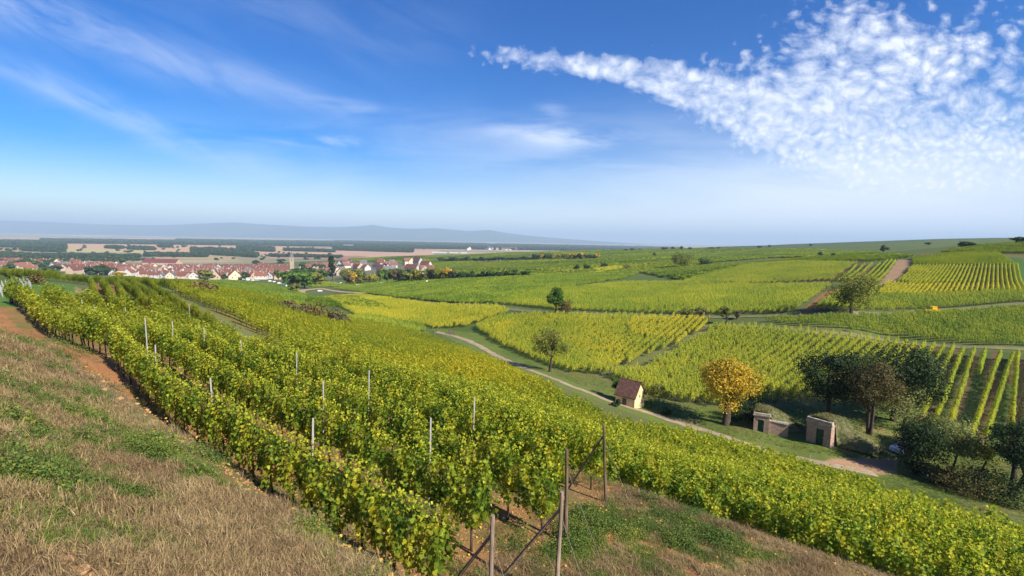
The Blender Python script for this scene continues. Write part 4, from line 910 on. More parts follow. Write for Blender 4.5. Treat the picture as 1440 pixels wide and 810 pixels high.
# park trees beside the car park
kinds = ['rust', 'gold', 'olive', 'olive', 'yellow', 'bright', 'bright', 'rust', 'dark', 'olive', 'yellow', 'yellow', 'olive', 'dark', 'yellow', 'gold', 'rust']
LBL = {'rust': 'russet tree', 'gold': 'orange autumn tree', 'olive': 'olive green tree', 'yellow': 'yellowing tree', 'bright': 'fresh green tree', 'dark': 'dark purple green tree', 'far': 'deep green tree'}
for i, k_ in enumerate(kinds):
    u = 487 + i * 9.4 + g.normal(0, 1.5); far_px(u, 400.5 - i * .45, g.uniform(13, 19), g.uniform(12, 17), k_, LBL[k_] + ' in the row behind the car park', LBL[k_] + 's behind the car park')
for i in range(14):
    u = 482 + g.uniform(0, 130); k_ = ['bright', 'olive', 'far', 'yellow'][g.integers(4)]
    far_px(u, 391 - (u - 480) * .02 + g.normal(0, 1.5), g.uniform(10, 14), g.uniform(11, 16), k_, LBL[k_] + ' among the houses right of the church', LBL[k_] + 's right of the church')
for (u, v, hp, wp, k_) in ((412, 404, 22, 26, 'bright'), (428, 406, 24, 28, 'bright'), (442, 402, 21, 26, 'olive'), (420, 397, 20, 24, 'far'), (452, 398, 19, 22, 'bright'), (436, 394, 18, 24, 'far'), (404, 398, 16, 16, 'far'), (416, 411, 13, 14, 'olive')):
    far_px(u, v, hp, wp, k_, LBL[k_] + ' in the clump above the bend of the village road', LBL[k_] + 's in the clump above the road bend')
far_px(467, 395, 37, 10, 'dark', 'tall dark narrow poplar right of the church tower', lst=FTC, cat='tree'); far_px(427, 393, 22, 8, 'dark', 'narrow dark conifer next to the church tower', lst=FTC)
for i in range(26):
    u = 612 + i * 5.1 + g.normal(0, 1); k_ = ['far', 'bright', 'far', 'olive'][g.integers(4)]
    far_px(u, 394 - i * .16, g.uniform(6, 13), g.uniform(8, 13), k_, LBL[k_] + ' in the tree belt beyond the park trees', LBL[k_] + 's in the belt beyond the park')
for i in range(44):
    u = 620 + i * 5.1 + g.normal(0, .8); k_ = ['far', 'far', 'olive', 'scrub', 'gold'][g.integers(5)] if u > 745 else 'far'; k_ = 'olive' if k_ == 'scrub' else k_
    far_px(u, 368.5 - i * .09, g.uniform(5, 8.5) * (1.25 if u > 750 else .9), g.uniform(7, 11), k_, LBL[k_] + ' in the long hedgerow across the far fields', LBL[k_] + 's in the long hedgerow')
for (u, v, hp, wp) in ((1068, 347.6, 3, 6), (1082, 346.6, 3, 4), (1140, 345.2, 3, 4), (1305, 343.8, 3.4, 6), (1358, 346.5, 6, 14), (1364, 346.5, 5, 10), (1352, 347, 5, 8), (1434, 342.5, 8, 14), (970, 350.5, 4, 6), (880, 352, 3, 5), (889, 351.6, 3.5, 6), (900, 351.4, 3, 4), (935, 350.5, 4, 10), (946, 350, 4, 6), (958, 350.2, 5, 5), (1000, 349.6, 3, 8), (1010, 349.3, 3, 6)):
    far_px(u, v + 1, hp, wp, 'far', 'small dark tree against the skyline of the plateau', 'small trees on the skyline', dmin=120)
# far woods on the plain, each one mass
def wood(name, pix_rows, label, n, h=(9, 15), seed=0):
    g = np.random.default_rng(seed); P = []
    for (u0, v0, u1, v1, wv) in pix_rows:
        m_ = int(n * abs(u1 - u0) / 300); uu = g.uniform(min(u0, u1), max(u0, u1), m_); t_ = (uu - u0) / (u1 - u0); vv = v0 + (v1 - v0) * t_ + g.uniform(-.5, .5, m_) * wv
        r_ = ray(uu, vv); d_ = -84.5 / (r_[:, 2] / r_[:, 1]); x = d_ * r_[:, 0] / r_[:, 1]; y = d_; k_ = (d_ > 900) & (d_ < 30000); P.append(np.stack([x, y, zat(x, y)], 1)[k_])
    P = np.concatenate(P); r = np.hypot(P[:, 0], P[:, 1]); sz = np.clip(g.uniform(*h, len(P)) / 10 * np.clip(r / 2600, .8, 3), .6, 4)
    return scatter(name, WC, P, np.stack([0 * sz, 0 * sz, g.uniform(0, 6.28, len(P))], 1), np.stack([sz * 1.8, sz * 1.8, np.clip(sz, .5, 1.9)], 1), g.integers(0, 3, len(P)), g.uniform(.2, .7, len(P)), label, 'wood')
WC = []
for i in range(3):
    mb, (V, F, at) = tree_parts(10, 9, 'far', 900 + i, nleaf=150, lsize=2.2, trunk=.05, nclump=14); WC.append(mesh_obj('wood_tree_%d' % i, V, F, LEAF['far'], attrs=at, link=False))
WC = proto_collection('wood_trees', WC)
wood('wood', [(-100, 360, 195, 362, 3.2), (-60, 357.5, 30, 359, 2.0)], 'long dark wood on the plain left of the red roofed hall', 2200, seed=1)
wood('wood', [(32, 350.5, 90, 352, 5)], 'oval dark wood in the tan fields at the left', 2500, seed=2)
wood('wood', [(-100, 342, 90, 345, 8)], 'wide blue green wood at the far left of the plain', 5200, h=(10, 14), seed=3)
wood('wood', [(60, 339.5, 480, 344.5, 5), (250, 338.6, 480, 341.5, 3)], 'long blue green forest belt across the plain', 5200, h=(10, 14), seed=4)
wood('wood', [(205, 359, 290, 360, 3), (270, 353.5, 345, 356, 7), (300, 356, 362, 360, 5), (335, 350, 385, 352, 4)], 'broken groves of trees beyond the village', 2300, seed=5)
wood('wood', [(180, 350, 217, 351, 2), (225, 347, 240, 347.5, 2), (150, 349, 172, 349.5, 1.2)], 'scattered copses in the tan fields', 1200, seed=6)
wood('wood', [(470, 341, 960, 351, 5), (500, 345, 800, 348, 4), (470, 350, 580, 353, 4), (560, 347.5, 900, 352, 4)], 'blue green woods on the plain beyond the plateau', 5200, h=(10, 14), seed=7)
wood('scattered_trees', [(-100, 348, 480, 352, 22), (-60, 358, 480, 362, 14), (480, 345, 900, 350, 10)], 'single trees and short hedges dotted over the plain', 42, h=(6, 11), seed=9)
wood('wood', [(400, 352, 470, 354, 1.5), (380, 360, 480, 362, 1.5)], 'thin tree lines beyond the church', 1600, seed=8)
# ------------------------------------------------------------------ far mountains
def mountains(name, prof, D0, D1, seed):
    us = np.linspace(prof[0][0], prof[-1][0], 260); vs = np.interp(us, [q[0] for q in prof], [q[1] for q in prof]); nd = 26; V = []
    yh = 337 + .018 * (us - 720)
    for j in range(nd):
        k_ = j / (nd - 1); d_ = D0 + (D1 - D0) * k_; x = (us - 720) / FPX * d_; top = (yh - vs) / FPX * (D0 + (D1 - D0) * .6)
        sh_ = math.sin(math.pi * min(1, k_ / 1.2 + .0)) ** 1.2; rug = 1 + .30 * vnoise(x, us * 0 + d_, 1100, seed) + .12 * vnoise(x, us * 0 + d_, 500, seed + 1)
        z = -90 + (top + 90) * sh_ * (1 - (1 - rug) * (1 - sh_) * 1.0); V.append(np.stack([x, us * 0 + d_, z], 1))
    V = np.stack(V).reshape(-1, 3); n_ = len(us)
    F = np.array([(j * n_ + i, j * n_ + i + 1, (j + 1) * n_ + i + 1, (j + 1) * n_ + i) for j in range(nd - 1) for i in range(n_ - 1)])
    tag(mesh_obj(name, V, F, M['mount'], smooth=True), kind='structure')
M['mount'] = simple('mountain_forest', (.035, .06, .035), (.06, .08, .045), .0006, bs=0)
mountains('mountains', [(-500, 316), (-200, 311), (0, 310), (60, 312), (150, 316), (230, 317), (300, 314), (333, 313), (367, 315.5), (433, 319), (480, 319.5), (510, 318), (523, 316.5), (547, 320), (575, 322), (610, 321), (657, 325), (687, 323.5), (713, 328), (747, 332), (797, 336), (847, 339.5), (900, 343)], 15000, 22000, 3)

# ------------------------------------------------------------------ materials of built things
M['plaster_w'] = simple('white_plaster', (.58, .55, .50), (.44, .42, .38), 2, bs=.1); M['plaster_c'] = simple('cream_plaster', (.66, .56, .40), (.55, .45, .31), 2, bs=.1)
M['plaster_p'] = simple('pink_plaster', (.50, .38, .29), (.40, .30, .24), 2, bs=.1); M['plaster_g'] = simple('grey_plaster', (.45, .44, .42), (.34, .33, .32), 2, bs=.1)
M['roof_r'] = simple('red_roof_tiles', (.175, .064, .044), (.10, .045, .036), 3, stretch=(1, 4, 4), bs=.5, bd=.05); M['roof_o'] = simple('orange_roof_tiles', (.24, .10, .056), (.15, .065, .042), 3, stretch=(1, 4, 4), bs=.5, bd=.05)
M['roof_b'] = simple('brown_roof_tiles', (.22, .10, .075), (.14, .07, .055), 3, stretch=(1, 4, 4), bs=.5, bd=.05); M['roof_s'] = simple('slate_roof', (.15, .15, .17), (.10, .10, .11), 3, bs=.4)
M['glass'] = simple('window_glass', (.04, .05, .06), (.03, .035, .04), 3, rough=.15, spec=.6, bs=0); M['wood'] = simple('weathered_wood', (.34, .27, .20), (.17, .13, .10), 12, stretch=(1, 1, .12), bs=.8)
M['dkwood'] = simple('dark_post_wood', (.20, .14, .095), (.075, .052, .036), 14, stretch=(1, 1, .12), bs=.9); M['galv'] = simple('galvanised_metal', (.46, .47, .48), (.27, .25, .23), 10, rough=.5, spec=.5, stretch=(1, 1, .2), bs=.1)
M['gdoor'] = simple('green_door_paint', (.012, .075, .045), (.008, .045, .028), 6, rough=.55, stretch=(8, 8, .5), bs=.4); M['wirem'] = simple('rusty_wire', (.25, .2, .17), None, 20, rough=.6)
M['sand'] = simple('weathered_sandstone', (.50, .37, .28), (.30, .22, .17), 2.2, bs=.8, bd=.05); M['concrete'] = simple('pale_render', (.46, .40, .34), (.27, .23, .19), 2.5, bs=.6, bd=.04)
M['turf'] = simple('turf', (.17, .15, .07), (.075, .10, .03), 1.6, bs=.9, bd=.12)
def brickish(name, a, b, mortar, scale=1.0):
    m, t, out = new_mat(name); tc_ = t.node('ShaderNodeTexCoord'); br = t.node('ShaderNodeTexBrick'); br.inputs['Scale'].default_value = scale
    for k_, c_ in (('Color1', a), ('Color2', b), ('Mortar', mortar)): br.inputs[k_].default_value = (*c_, 1)
    br.inputs['Mortar Size'].default_value = .012; br.inputs['Row Height'].default_value = .14; br.inputs['Brick Width'].default_value = .38
    sp = t.sep(tc_.outputs['Object']); v = t.comb(t.m('ADD', sp[0], sp[1]), sp[2], 0.0); t.put(br.inputs['Vector'], v)
    nz = t.noise(tc_.outputs['Object'], 3.0, 5, .65); k_ = t.m('ADD', .45, nz); col = t.mix(1.0, br.outputs[0], t.comb(k_, k_, k_), 'MULTIPLY'); finish(t, out, col, .9, .15, t.m('ADD', br.outputs[1], nz), .5, .03); return m
M['blocks'] = brickish('sandstone_blocks', (.50, .34, .26), (.36, .23, .18), (.26, .21, .17)); M['hutroof'] = brickish('worn_clay_tiles', (.22, .105, .075), (.12, .065, .052), (.045, .03, .028))
M['hutwall'] = simple('yellow_hut_plaster', (.76, .60, .33), (.60, .45, .23), 1.5, bs=.3); M['hutwall2'] = M['hutwall']

# ------------------------------------------------------------------ gabled buildings
def gable_parts(l, w_, hw, hr, ov=.4, th=.25, chim=True):
    """ridge along x; returns wall, roof, chimney MeshBuilders"""
    a, b = l / 2, w_ / 2; W = MB()
    V = [(-a, -b, -1.2), (a, -b, -1.2), (a, b, -1.2), (-a, b, -1.2), (-a, -b, hw), (a, -b, hw), (a, b, hw), (-a, b, hw), (-a, 0, hw + hr), (a, 0, hw + hr)]
    W.add(V, [(0, 1, 5, 4), (2, 3, 7, 6), (1, 2, 6, 9, 5), (3, 0, 4, 8, 7), (4, 5, 9, 8), (6, 7, 8, 9), (3, 2, 1, 0)])
    Rf = MB(); sl_ = hr / b; e = a + ov; zb = hw - ov * sl_; up = .02
    for sg in (-1, 1):
        V = [(-e, sg * (b + ov), zb + up), (e, sg * (b + ov), zb + up), (e, 0, hw + hr + up), (-e, 0, hw + hr + up), (-e, sg * (b + ov), zb + th), (e, sg * (b + ov), zb + th), (e, 0, hw + hr + th), (-e, 0, hw + hr + th)]
        F = [(0, 1, 2, 3), (7, 6, 5, 4), (0, 4, 5, 1), (1, 5, 6, 2), (3, 7, 4, 0)]
        Rf.add(V, F if sg > 0 else [f[::-1] for f in F])
    C = MB(); C.box(l * .18, l * .18 + .7, -b * .35 - .35, -b * .35 + .35, hw + hr * .45, hw + hr + .8)
    return W, Rf, C
def windows_for(l, w_, hw, hr, n, side=-1):
    o = []
    for i in range(n):
        x = -l / 2 + l * (i + .5) / n; m_ = MB(); m_.box(x - .5, x + .5, side * (w_ / 2 + .06) - .04, side * (w_ / 2 + .06) + .04, hw - 2.1, hw - .8); o.append(m_)
    for sg in (-1, 1):
        for yy in (-w_ * .22, w_ * .22): m_ = MB(); m_.box(sg * (l / 2 + .06) - .04, sg * (l / 2 + .06) + .04, yy - .5, yy + .5, hw - 2.0, hw - .6); o.append(m_)
        m_ = MB(); m_.box(sg * (l / 2 + .06) - .04, sg * (l / 2 + .06) + .04, -.45, .45, hw + .7, hw + 1.9); o.append(m_)
    return o
def house(l, w_, hw, hr, wm, rm, win=0, chim=True):
    W, Rf, C = gable_parts(l, w_, hw, hr); parts = [('wall', W.build('wall', M[wm], link=False).data, None), ('roof', Rf.build('roof', M[rm], link=False).data, None)]
    if chim: parts.append(('chimney', C.build('chimney', M['plaster_p'], link=False).data, 'roof'))
    if win:
        for m_ in windows_for(l, w_, hw, hr, win): parts.append(('window', m_.build('window', M['glass'], link=False).data, None))
    return parts
def place(parts, name, P, rz, label, cat, group=None, sc=(1, 1, 1), mats=None):
    e = empty(name, P, rz); e.scale = sc; tag(e, label, cat, group); by = {}
    for nm, me, par in parts:
        o = bpy.data.objects.new(nm, me); COL.objects.link(o); o.parent = by.get(par, e) if par else e; by[nm] = o
    return e
g = np.random.default_rng(77)
walls = ['plaster_w', 'plaster_c', 'plaster_p', 'plaster_w', 'plaster_g']; roofs = ['roof_r', 'roof_o', 'roof_b', 'roof_r', 'roof_r']; RN = {'roof_r': 'red roofed', 'roof_o': 'orange roofed', 'roof_b': 'brown roofed', 'roof_s': 'slate roofed'}
HP = []
for i in range(15):
    rm = roofs[i % 5] if i % 7 else 'roof_s'; HP.append((house(g.uniform(14, 20), g.uniform(10, 13), g.uniform(5, 7.5), g.uniform(5, 7.2), walls[(i * 3) % 5], rm, 0), house(13 + i % 4, 9.5 + i % 3 * .6, 5.2, 4.8, walls[(i * 3) % 5], rm, 3), rm))
VIL = [(-40, 369), (60, 367), (200, 366.5), (330, 366), (400, 367), (470, 372), (485, 380), (476, 390), (440, 388), (400, 393), (330, 393.5), (230, 392), (130, 388), (60, 384), (-40, 381)]
ca, sa = math.cos(.35), math.sin(.35); cand = []
for i in range(-60, 60):
    for j in range(-50, 50):
        X = i * 24.5 + (j % 2) * 10 + g.normal(0, 2.5); Y = j * 23 + (i // 4 % 3) * 6 + g.normal(0, 2); x = X * ca - Y * sa - 420; y = X * sa + Y * ca + 920; cand.append((x, y))
cand = np.array(cand); zc_ = zat(cand[:, 0], cand[:, 1]); okv = pmask(cand[:, 0], cand[:, 1], VIL, 600, 1800, zc_); cand = cand[okv]; zc_ = zc_[okv]
uc, vc = project(np.stack([cand[:, 0], cand[:, 1], zc_], 1))
dens = np.where(uc < 190, .50, np.where(uc < 260, .60, .86)) * np.where(((uc > 160) & (uc < 262) & (vc < 374)), 0, 1) * np.where(np.abs(uc - 411) < 7, .2, 1)
def seen(P, hgt=7):
    q = np.array(P) + (0, 0, hgt); t_ = np.linspace(.05, .985, 160)[:, None] * q; return (zat(t_[:, 0], t_[:, 1]) < t_[:, 2]).all()
sel = [i for i in np.argsort(cand[:, 1]) if g.uniform() < dens[i] and seen((cand[i, 0], cand[i, 1], zc_[i]))]
vil_trees = [i for i in range(len(cand)) if i not in set(sel)]
print('HOUSES', len(sel)); sel = sel[:285]
for i in sel:
    k_ = g.integers(15) if uc[i] < 230 or g.uniform() < .3 else [1, 2, 3, 4, 5, 6, 8, 9, 11, 13][g.integers(10)]; nearp = cand[i, 1] < 760
    dist_ = 'in the left outskirts of the village' if uc[i] < 200 else ('in the packed centre of the village' if uc[i] < 400 else 'right of the church tower')
    if nearp: dist_ = ('on the near edge of the village, left part' if uc[i] < 280 else 'on the near edge of the village')
    rm = HP[k_][2]; lab = RN[rm] + ' village house ' + dist_
    place(HP[k_][1 if nearp else 0], 'house', (cand[i, 0], cand[i, 1], zc_[i]), .35 + (math.pi / 2 if g.uniform() < .45 else 0) + g.normal(0, .12), lab, 'house', RN[rm] + ' houses ' + dist_)
for i in vil_trees[:130]:
    if seen((cand[i, 0], cand[i, 1], zc_[i])): far_tree((cand[i, 0], cand[i, 1], zc_[i]), g.uniform(9, 15), g.uniform(11, 17), 'far', 'deep green tree between the village houses', 'trees between the village houses')
for (u, v, hp, wp, k_) in ((34, 377, 9, 22, 'far'), (24, 377, 8, 14, 'far'), (51, 378, 9, 10, 'far'), (76, 383, 8, 14, 'far'), (64, 385, 7, 12, 'far'), (145, 387, 12, 16, 'far'), (132, 387, 11, 16, 'far'), (155, 388, 10, 14, 'far'), (238, 388, 8, 12, 'far'), (302, 394, 12, 12, 'olive'), (345, 394, 11, 12, 'far'), (291, 395, 13, 20, 'olive'), (316, 395, 9, 8, 'far'), (392, 394, 14, 10, 'bright'), (398, 384, 10, 10, 'far'), (168, 389, 6, 12, 'gold'), (360, 372, 6, 10, 'far'), (396, 371, 7, 12, 'far'), (426, 378, 9, 10, 'far'), (446, 381, 10, 16, 'far'), (455, 384, 12, 14, 'far'), (480, 382, 10, 14, 'far')):
    far_px(u, v, hp, wp, k_, LBL[k_] + ' standing large at the edge of the village houses', 'large trees at the edge of the village', dmin=300)
# houses right of the church among the trees
for i in range(22):
    u = 478 + g.uniform(0, 125); P = gpts([(u, g.uniform(372, 385))], dmin=400)
    if len(P): k_ = g.integers(15); place(HP[k_][0], 'house', P[0], g.uniform(0, 3), RN[HP[k_][2]] + ' house among the trees right of the church', 'house', RN[HP[k_][2]] + ' houses among the trees')
# houses that stand out
def px_house(u, v, rz, dims, wm, rm, win, label, nm='house', cat='house', dmin=400, **kw):
    P = gpts([(u, v)], dmin=dmin)[0]; return place(house(*dims, wm, rm, win, **kw), nm, P, rz, label, cat)
px_house(372, 392.5, 1.9, (11, 10, 5.5, 5.5), 'plaster_w', 'roof_s', 3, 'white gabled house with rows of small windows at the foot of the vineyard')
px_house(331, 393.5, 2.1, (17, 15, 5, 8), 'plaster_c', 'roof_o', 3, 'large orange roofed house with a broad cream gable at the vineyard edge')
px_house(304, 394, 2.0, (14, 11, 5, 7), 'plaster_p', 'roof_r', 3, 'red roofed house with steep pink gable beside the orange roofed one')
px_house(264, 392, .5, (24, 12, 4.5, 5.5), 'plaster_p', 'roof_r', 3, 'long low red roofed house on the near edge of the village')
px_house(226, 391, 1.8, (10, 9, 4, 4.5), 'plaster_w', 'roof_s', 2, 'small white gabled house half sunk behind the spur')
px_house(549, 379, .4, (22, 11, 8, 6), 'plaster_w', 'roof_b', 4, 'tall white house with several storeys right of the church')
px_house(600, 383, .4, (18, 11, 5, 5), 'plaster_p', 'roof_o', 3, 'orange roofed house behind the last park trees')
P = gpts([(228, 372.5)], dmin=600)[0]; k_ = P[1] / FPX
M['roof_w'] = simple('wine_red_roof', (.17, .05, .045), (.12, .035, .035), .3)
place(house(46 * k_, 26, 6, 9, 'plaster_p', 'roof_w', 0, chim=False), 'hall', P, .05, 'long low hall with a wide dark red brown roof behind the village', 'hall')
# church
P = gpts([(411, 386)], dmin=600)[0]; k_ = np.linalg.norm(P) / FPX; H = 21.5 * k_; e = empty('church', P, .35); tag(e, 'village church with pale square tower rising above the red roofs', 'church')
m_ = MB(); m_.box(-3.8, 3.8, -3.8, 3.8, -2, H); m_.box(-4.0, 4.0, -4.0, 4.0, H * .55, H * .55 + .5); m_.box(-4.1, 4.1, -4.1, 4.1, H - .2, H + .4); M['tower'] = simple('tower_stone', (.40, .33, .22), (.28, .23, .16), .6); tw = m_.build('tower', M['tower'], e)
m_ = MB(); m_.add([(-4.2, -4.2, H + .4), (4.2, -4.2, H + .4), (4.2, 4.2, H + .4), (-4.2, 4.2, H + .4), (0, 0, H + 12)], [(0, 1, 4), (1, 2, 4), (2, 3, 4), (3, 0, 4), (3, 2, 1, 0)]); m_.build('spire', M['roof_s'], tw)
for ax in range(4):
    c_, s_ = math.cos(ax * math.pi / 2), math.sin(ax * math.pi / 2); m_ = MB(); m_.box(-.7, .7, -3.95, -3.82, H - 6, H - 2.5)
    m_.V = [np.stack([v[:, 0] * c_ - v[:, 1] * s_, v[:, 0] * s_ + v[:, 1] * c_, v[:, 2]], 1) for v in m_.V]; m_.build('belfry_window', M['glass'], tw)
W, Rf, C = gable_parts(30, 13, 9, 8); n_ = W.build('nave', M['plaster_c'], e); n_.location = (-19, 0, 0); r_ = Rf.build('roof', M['roof_r'], n_)
# far town, glasshouses and sheds on the plain
for i in range(22):
    u = 682 + g.uniform(0, 42) if i < 16 else 640 + g.uniform(0, 100); v = 351.3 + g.uniform(-1.0, .6); r_ = ray(u, v); d_ = -84.5 / (r_[2] / r_[1]); Pp = (d_ * r_[0] / r_[1], d_, -85)
    place(HP[g.integers(15)][0], 'house', Pp, g.uniform(0, 3), 'tiny house of the distant town on the plain', 'house', 'houses of the distant town', sc=(2, 2, 1.7))
def shed(u, v, wpx, hpx_, wm, label, group=None, dep=30, name='warehouse'):
    r_ = ray(u, v); d_ = -84.5 / (r_[2] / r_[1]); k_ = d_ / FPX; Pp = (d_ * r_[0] / r_[1], d_, -85)
    return place(house(wpx * k_, dep, hpx_ * k_, hpx_ * k_ * .35, wm, 'white_roof', 0, chim=False), name, Pp, 0, label, 'building', group)
M['white_roof'] = simple('white_sheet_roof', (.78, .78, .76), (.66, .66, .65), .2, bs=0)
shed(691, 343.4, 13, 1.3, 'plaster_w', 'bright white factory far out on the plain', dep=120); shed(618, 355.5, 20, .9, 'plaster_w', 'longest of three white glasshouses on the plain', 'white glasshouses', name='glasshouse'); shed(638, 355.8, 12, .9, 'plaster_w', 'middle white glasshouse on the plain', 'white glasshouses', name='glasshouse'); shed(652, 356, 9, .8, 'plaster_w', 'rightmost small white glasshouse on the plain', 'white glasshouses', name='glasshouse')
shed(610, 337.4, 10, .8, 'plaster_w', 'white buildings at the far edge of the plain below the peaks', dep=200); shed(87, 327.8, 14, 1, 'plaster_w', 'pale block of buildings at the far left edge of the plain', dep=200); shed(412, 340, 16, 1, 'plaster_w', 'long white works behind the church on the plain', dep=120)

# ------------------------------------------------------------------ the little yellow hut
A_ = gpts([(892, 575)], dmin=30)[0]
def level(u, v, z):
    r = ray(u, v); return r * (z / r[2])
B_, C_ = level(865.3, 568, A_[2]), level(908, 567.5, A_[2])
lx = (A_ - B_)[:2]; l_ = float(np.linalg.norm(lx)); lx /= l_; rz = math.atan2(lx[1], lx[0]); wv_ = float(abs(np.dot((C_ - A_)[:2], [-lx[1], lx[0]]))); wv_ = max(2.4, min(wv_, 5.0)); l_ = min(l_, 6.0)
nrm = np.array([-lx[1], lx[0]]); cc = A_[:2] - lx * l_ / 2 + nrm * wv_ / 2; hz = float(zat(cc[0], cc[1])); kk = np.linalg.norm(A_) / FPX
print('HUT', l_, wv_, rz, kk)
e = empty('hut', (cc[0], cc[1], hz), rz); tag(e, 'small yellow plastered vineyard hut with steep brown tiled roof', 'hut')
hw_, hr_ = 16.5 * kk, 17.5 * kk; W, Rf, C = gable_parts(l_, wv_, hw_, hr_, ov=.22, th=.12)
wl = W.build('wall', M['hutwall'], e); rf = Rf.build('roof', M['hutroof'], e)
m_ = MB(); m_.tube([(-l_ / 2 - .25, 0, hw_ + hr_ + .10), (0, 0, hw_ + hr_ + .07), (l_ / 2 + .25, 0, hw_ + hr_ + .10)], .09, 6); m_.build('ridge_tiles', M['hutroof'], rf)
m_ = MB(); m_.box(l_ / 2 + .005, l_ / 2 + .04, -.16, .16, hw_ * .82, hw_ * 1.05); m_.build('window', M['dkwood'], wl)
m_ = MB(); m_.box(-.45, .25, -wv_ / 2 - .045, -wv_ / 2 - .005, -.3, hw_ * .78); m_.build('door', M['dkwood'], wl)
# ------------------------------------------------------------------ stone cellars with turf roofs
def cellar(a_px, b_px, hpx_, depth, label, name='cellar', door=(.40, .72), wing=None, mound=(6, 4), seed=0):
    A_ = gpts([a_px], dmin=30)[0]; B_ = level(*b_px, A_[2]); v_ = (B_ - A_)[:2]; L = float(np.linalg.norm(v_)); v_ /= L; rz = math.atan2(v_[1], v_[0]); k_ = np.linalg.norm(A_) / FPX; H = hpx_ * k_; mid = (A_[:2] + B_[:2]) / 2
    e = empty(name, (mid[0], mid[1], min(A_[2], B_[2])), rz); tag(e, label, 'cellar'); a = L / 2; d0, d1 = -a + L * door[0], -a + L * door[1]; dh = H * .66
    m_ = MB(); m_.box(-a, d0, 0, .5, -.5, H * .86).box(d1, a, 0, .5, -.5, H * .86).box(d0, d1, 0, .5, dh, H * .86).box(-a + .01, -a + .5, .5, depth, -.5, H * .85).box(a - .5, a - .01, .5, depth, -.5, H * .85); m_.jitter(.02, seed); m_.build('front_wall', M['blocks'], e)
    m_ = MB(); m_.box(-a - .12, a + .12, -.12, .55, H * .86, H * .93).box(-a - .05, a + .05, -.05, .5, H * .93, H * 1.02).box(d0 - .12, d1 + .12, -.06, .2, dh, dh + .18); m_.jitter(.015, seed); m_.build('lintel', M['concrete'], e)
    m_ = MB(); m_.box(d0 + .005, d1 - .005, .16, .22, -.4, dh); dr = m_.build('door', M['gdoor'], e)
    m_ = MB(); m_.box(d1 - .16, d1 - .10, .12, .155, dh * .45, dh * .52); m_.build('handle', M['galv'], dr)
    gg = np.random.default_rng(seed + 5); nx, ny = 22, 26; V = []; Lm, Wm = mound                                   # turf over the vault, spilling to the ground
    for j in range(ny):
        for i in range(nx):
            fx = i / (nx - 1) * 2 - 1; fy = j / (ny - 1); kx = min(1, max(0, (fy * Lm - .9) / 1.6)); x = fx * a + (fx > 0) * fx * Wm * kx + (fx < 0) * fx * .9 * min(1, fy * 2); y = .3 + fy * Lm
            prof = (1 - abs(fx) ** 2.6) ** .7 if abs(fx) < 1 else 0; end = 1 - max(0, (fy - .7) / .3) ** 2
            pr2 = (1 - max(0, (x - a * .8) / (a * .2 + Wm * kx + .01)) ** 1.25 * (kx > 0)) * (1 - max(0, (-x - a * .8) / (a * .2 + .9)) ** 1.5); z = H * (.98 if fy < .12 else .98 - .25 * fy) * max(0, pr2 if fy > .1 else 1) * end + H * .10 * math.sin(math.pi * (fx + 1) / 2) * end
            if fy < .12 and abs(fx) > .98: z = H * .95
            V.append((x, y, z + gg.normal(0, .05) - .15 * (end < .05)))
    F = [(j * nx + i, j * nx + i + 1, (j + 1) * nx + i + 1, (j + 1) * nx + i) for j in range(ny - 1) for i in range(nx - 1)]
    mo = mesh_obj('turf_mound', V, F, M['turf'], e, smooth=True)
    bb = []; n_ = 5200; ti = gg.uniform(0, ny - 1.01, n_); tj = gg.uniform(0, nx - 1.01, n_); Vg = np.array(V).reshape(ny, nx, 3); i_, j_ = ti.astype(int), tj.astype(int); fa = (ti - i_)[:, None]; fb = (tj - j_)[:, None]
    Pg = (Vg[i_, j_] * (1 - fa) + Vg[i_ + 1, j_] * fa) * (1 - fb) + (Vg[i_, j_ + 1] * (1 - fa) + Vg[i_ + 1, j_ + 1] * fa) * fb
    Vb, Fb, atb = blades(n_, gg, .10, .34, .001, .5, .018); Vb = (Vb.reshape(n_, 5, 3) + Pg[:, None]).reshape(-1, 3); mesh_obj('turf_grass', Vb, Fb, LEAF['scrubgrass'], e, attrs=atb)
    if wing: 
        m_ = MB(); m_.box(a + .01, a + wing * k_, .25, .7, -.5, H * .62); m_.box(a + .01, a + wing * k_ + .08, .18, .75, H * .62, H * .68, 1); m_.jitter(.025, seed); m_.build('wing_wall', [M['blocks'], M['concrete']], e)
    return e
LEAF['scrubgrass'] = leaf_mat('turf_blades', [(0, (.07, .085, .025)), (.4, (.13, .14, .04)), (.7, (.24, .20, .09)), (1, (.36, .28, .15))], trans=.25, rough=.8, spec=.1)
cellar((1133, 620.5), (1167, 631), 29, 4.5, 'front stone cellar with a green door and wide lintel under a turf roof', mound=(6.5, 4.2), seed=1)
cellar((1059, 605), (1081, 609), 22, 3.5, 'smaller stone cellar with green door and low wing wall beneath the grassy mound', door=(.28, .66), wing=20, mound=(7, 4.5), seed=2)

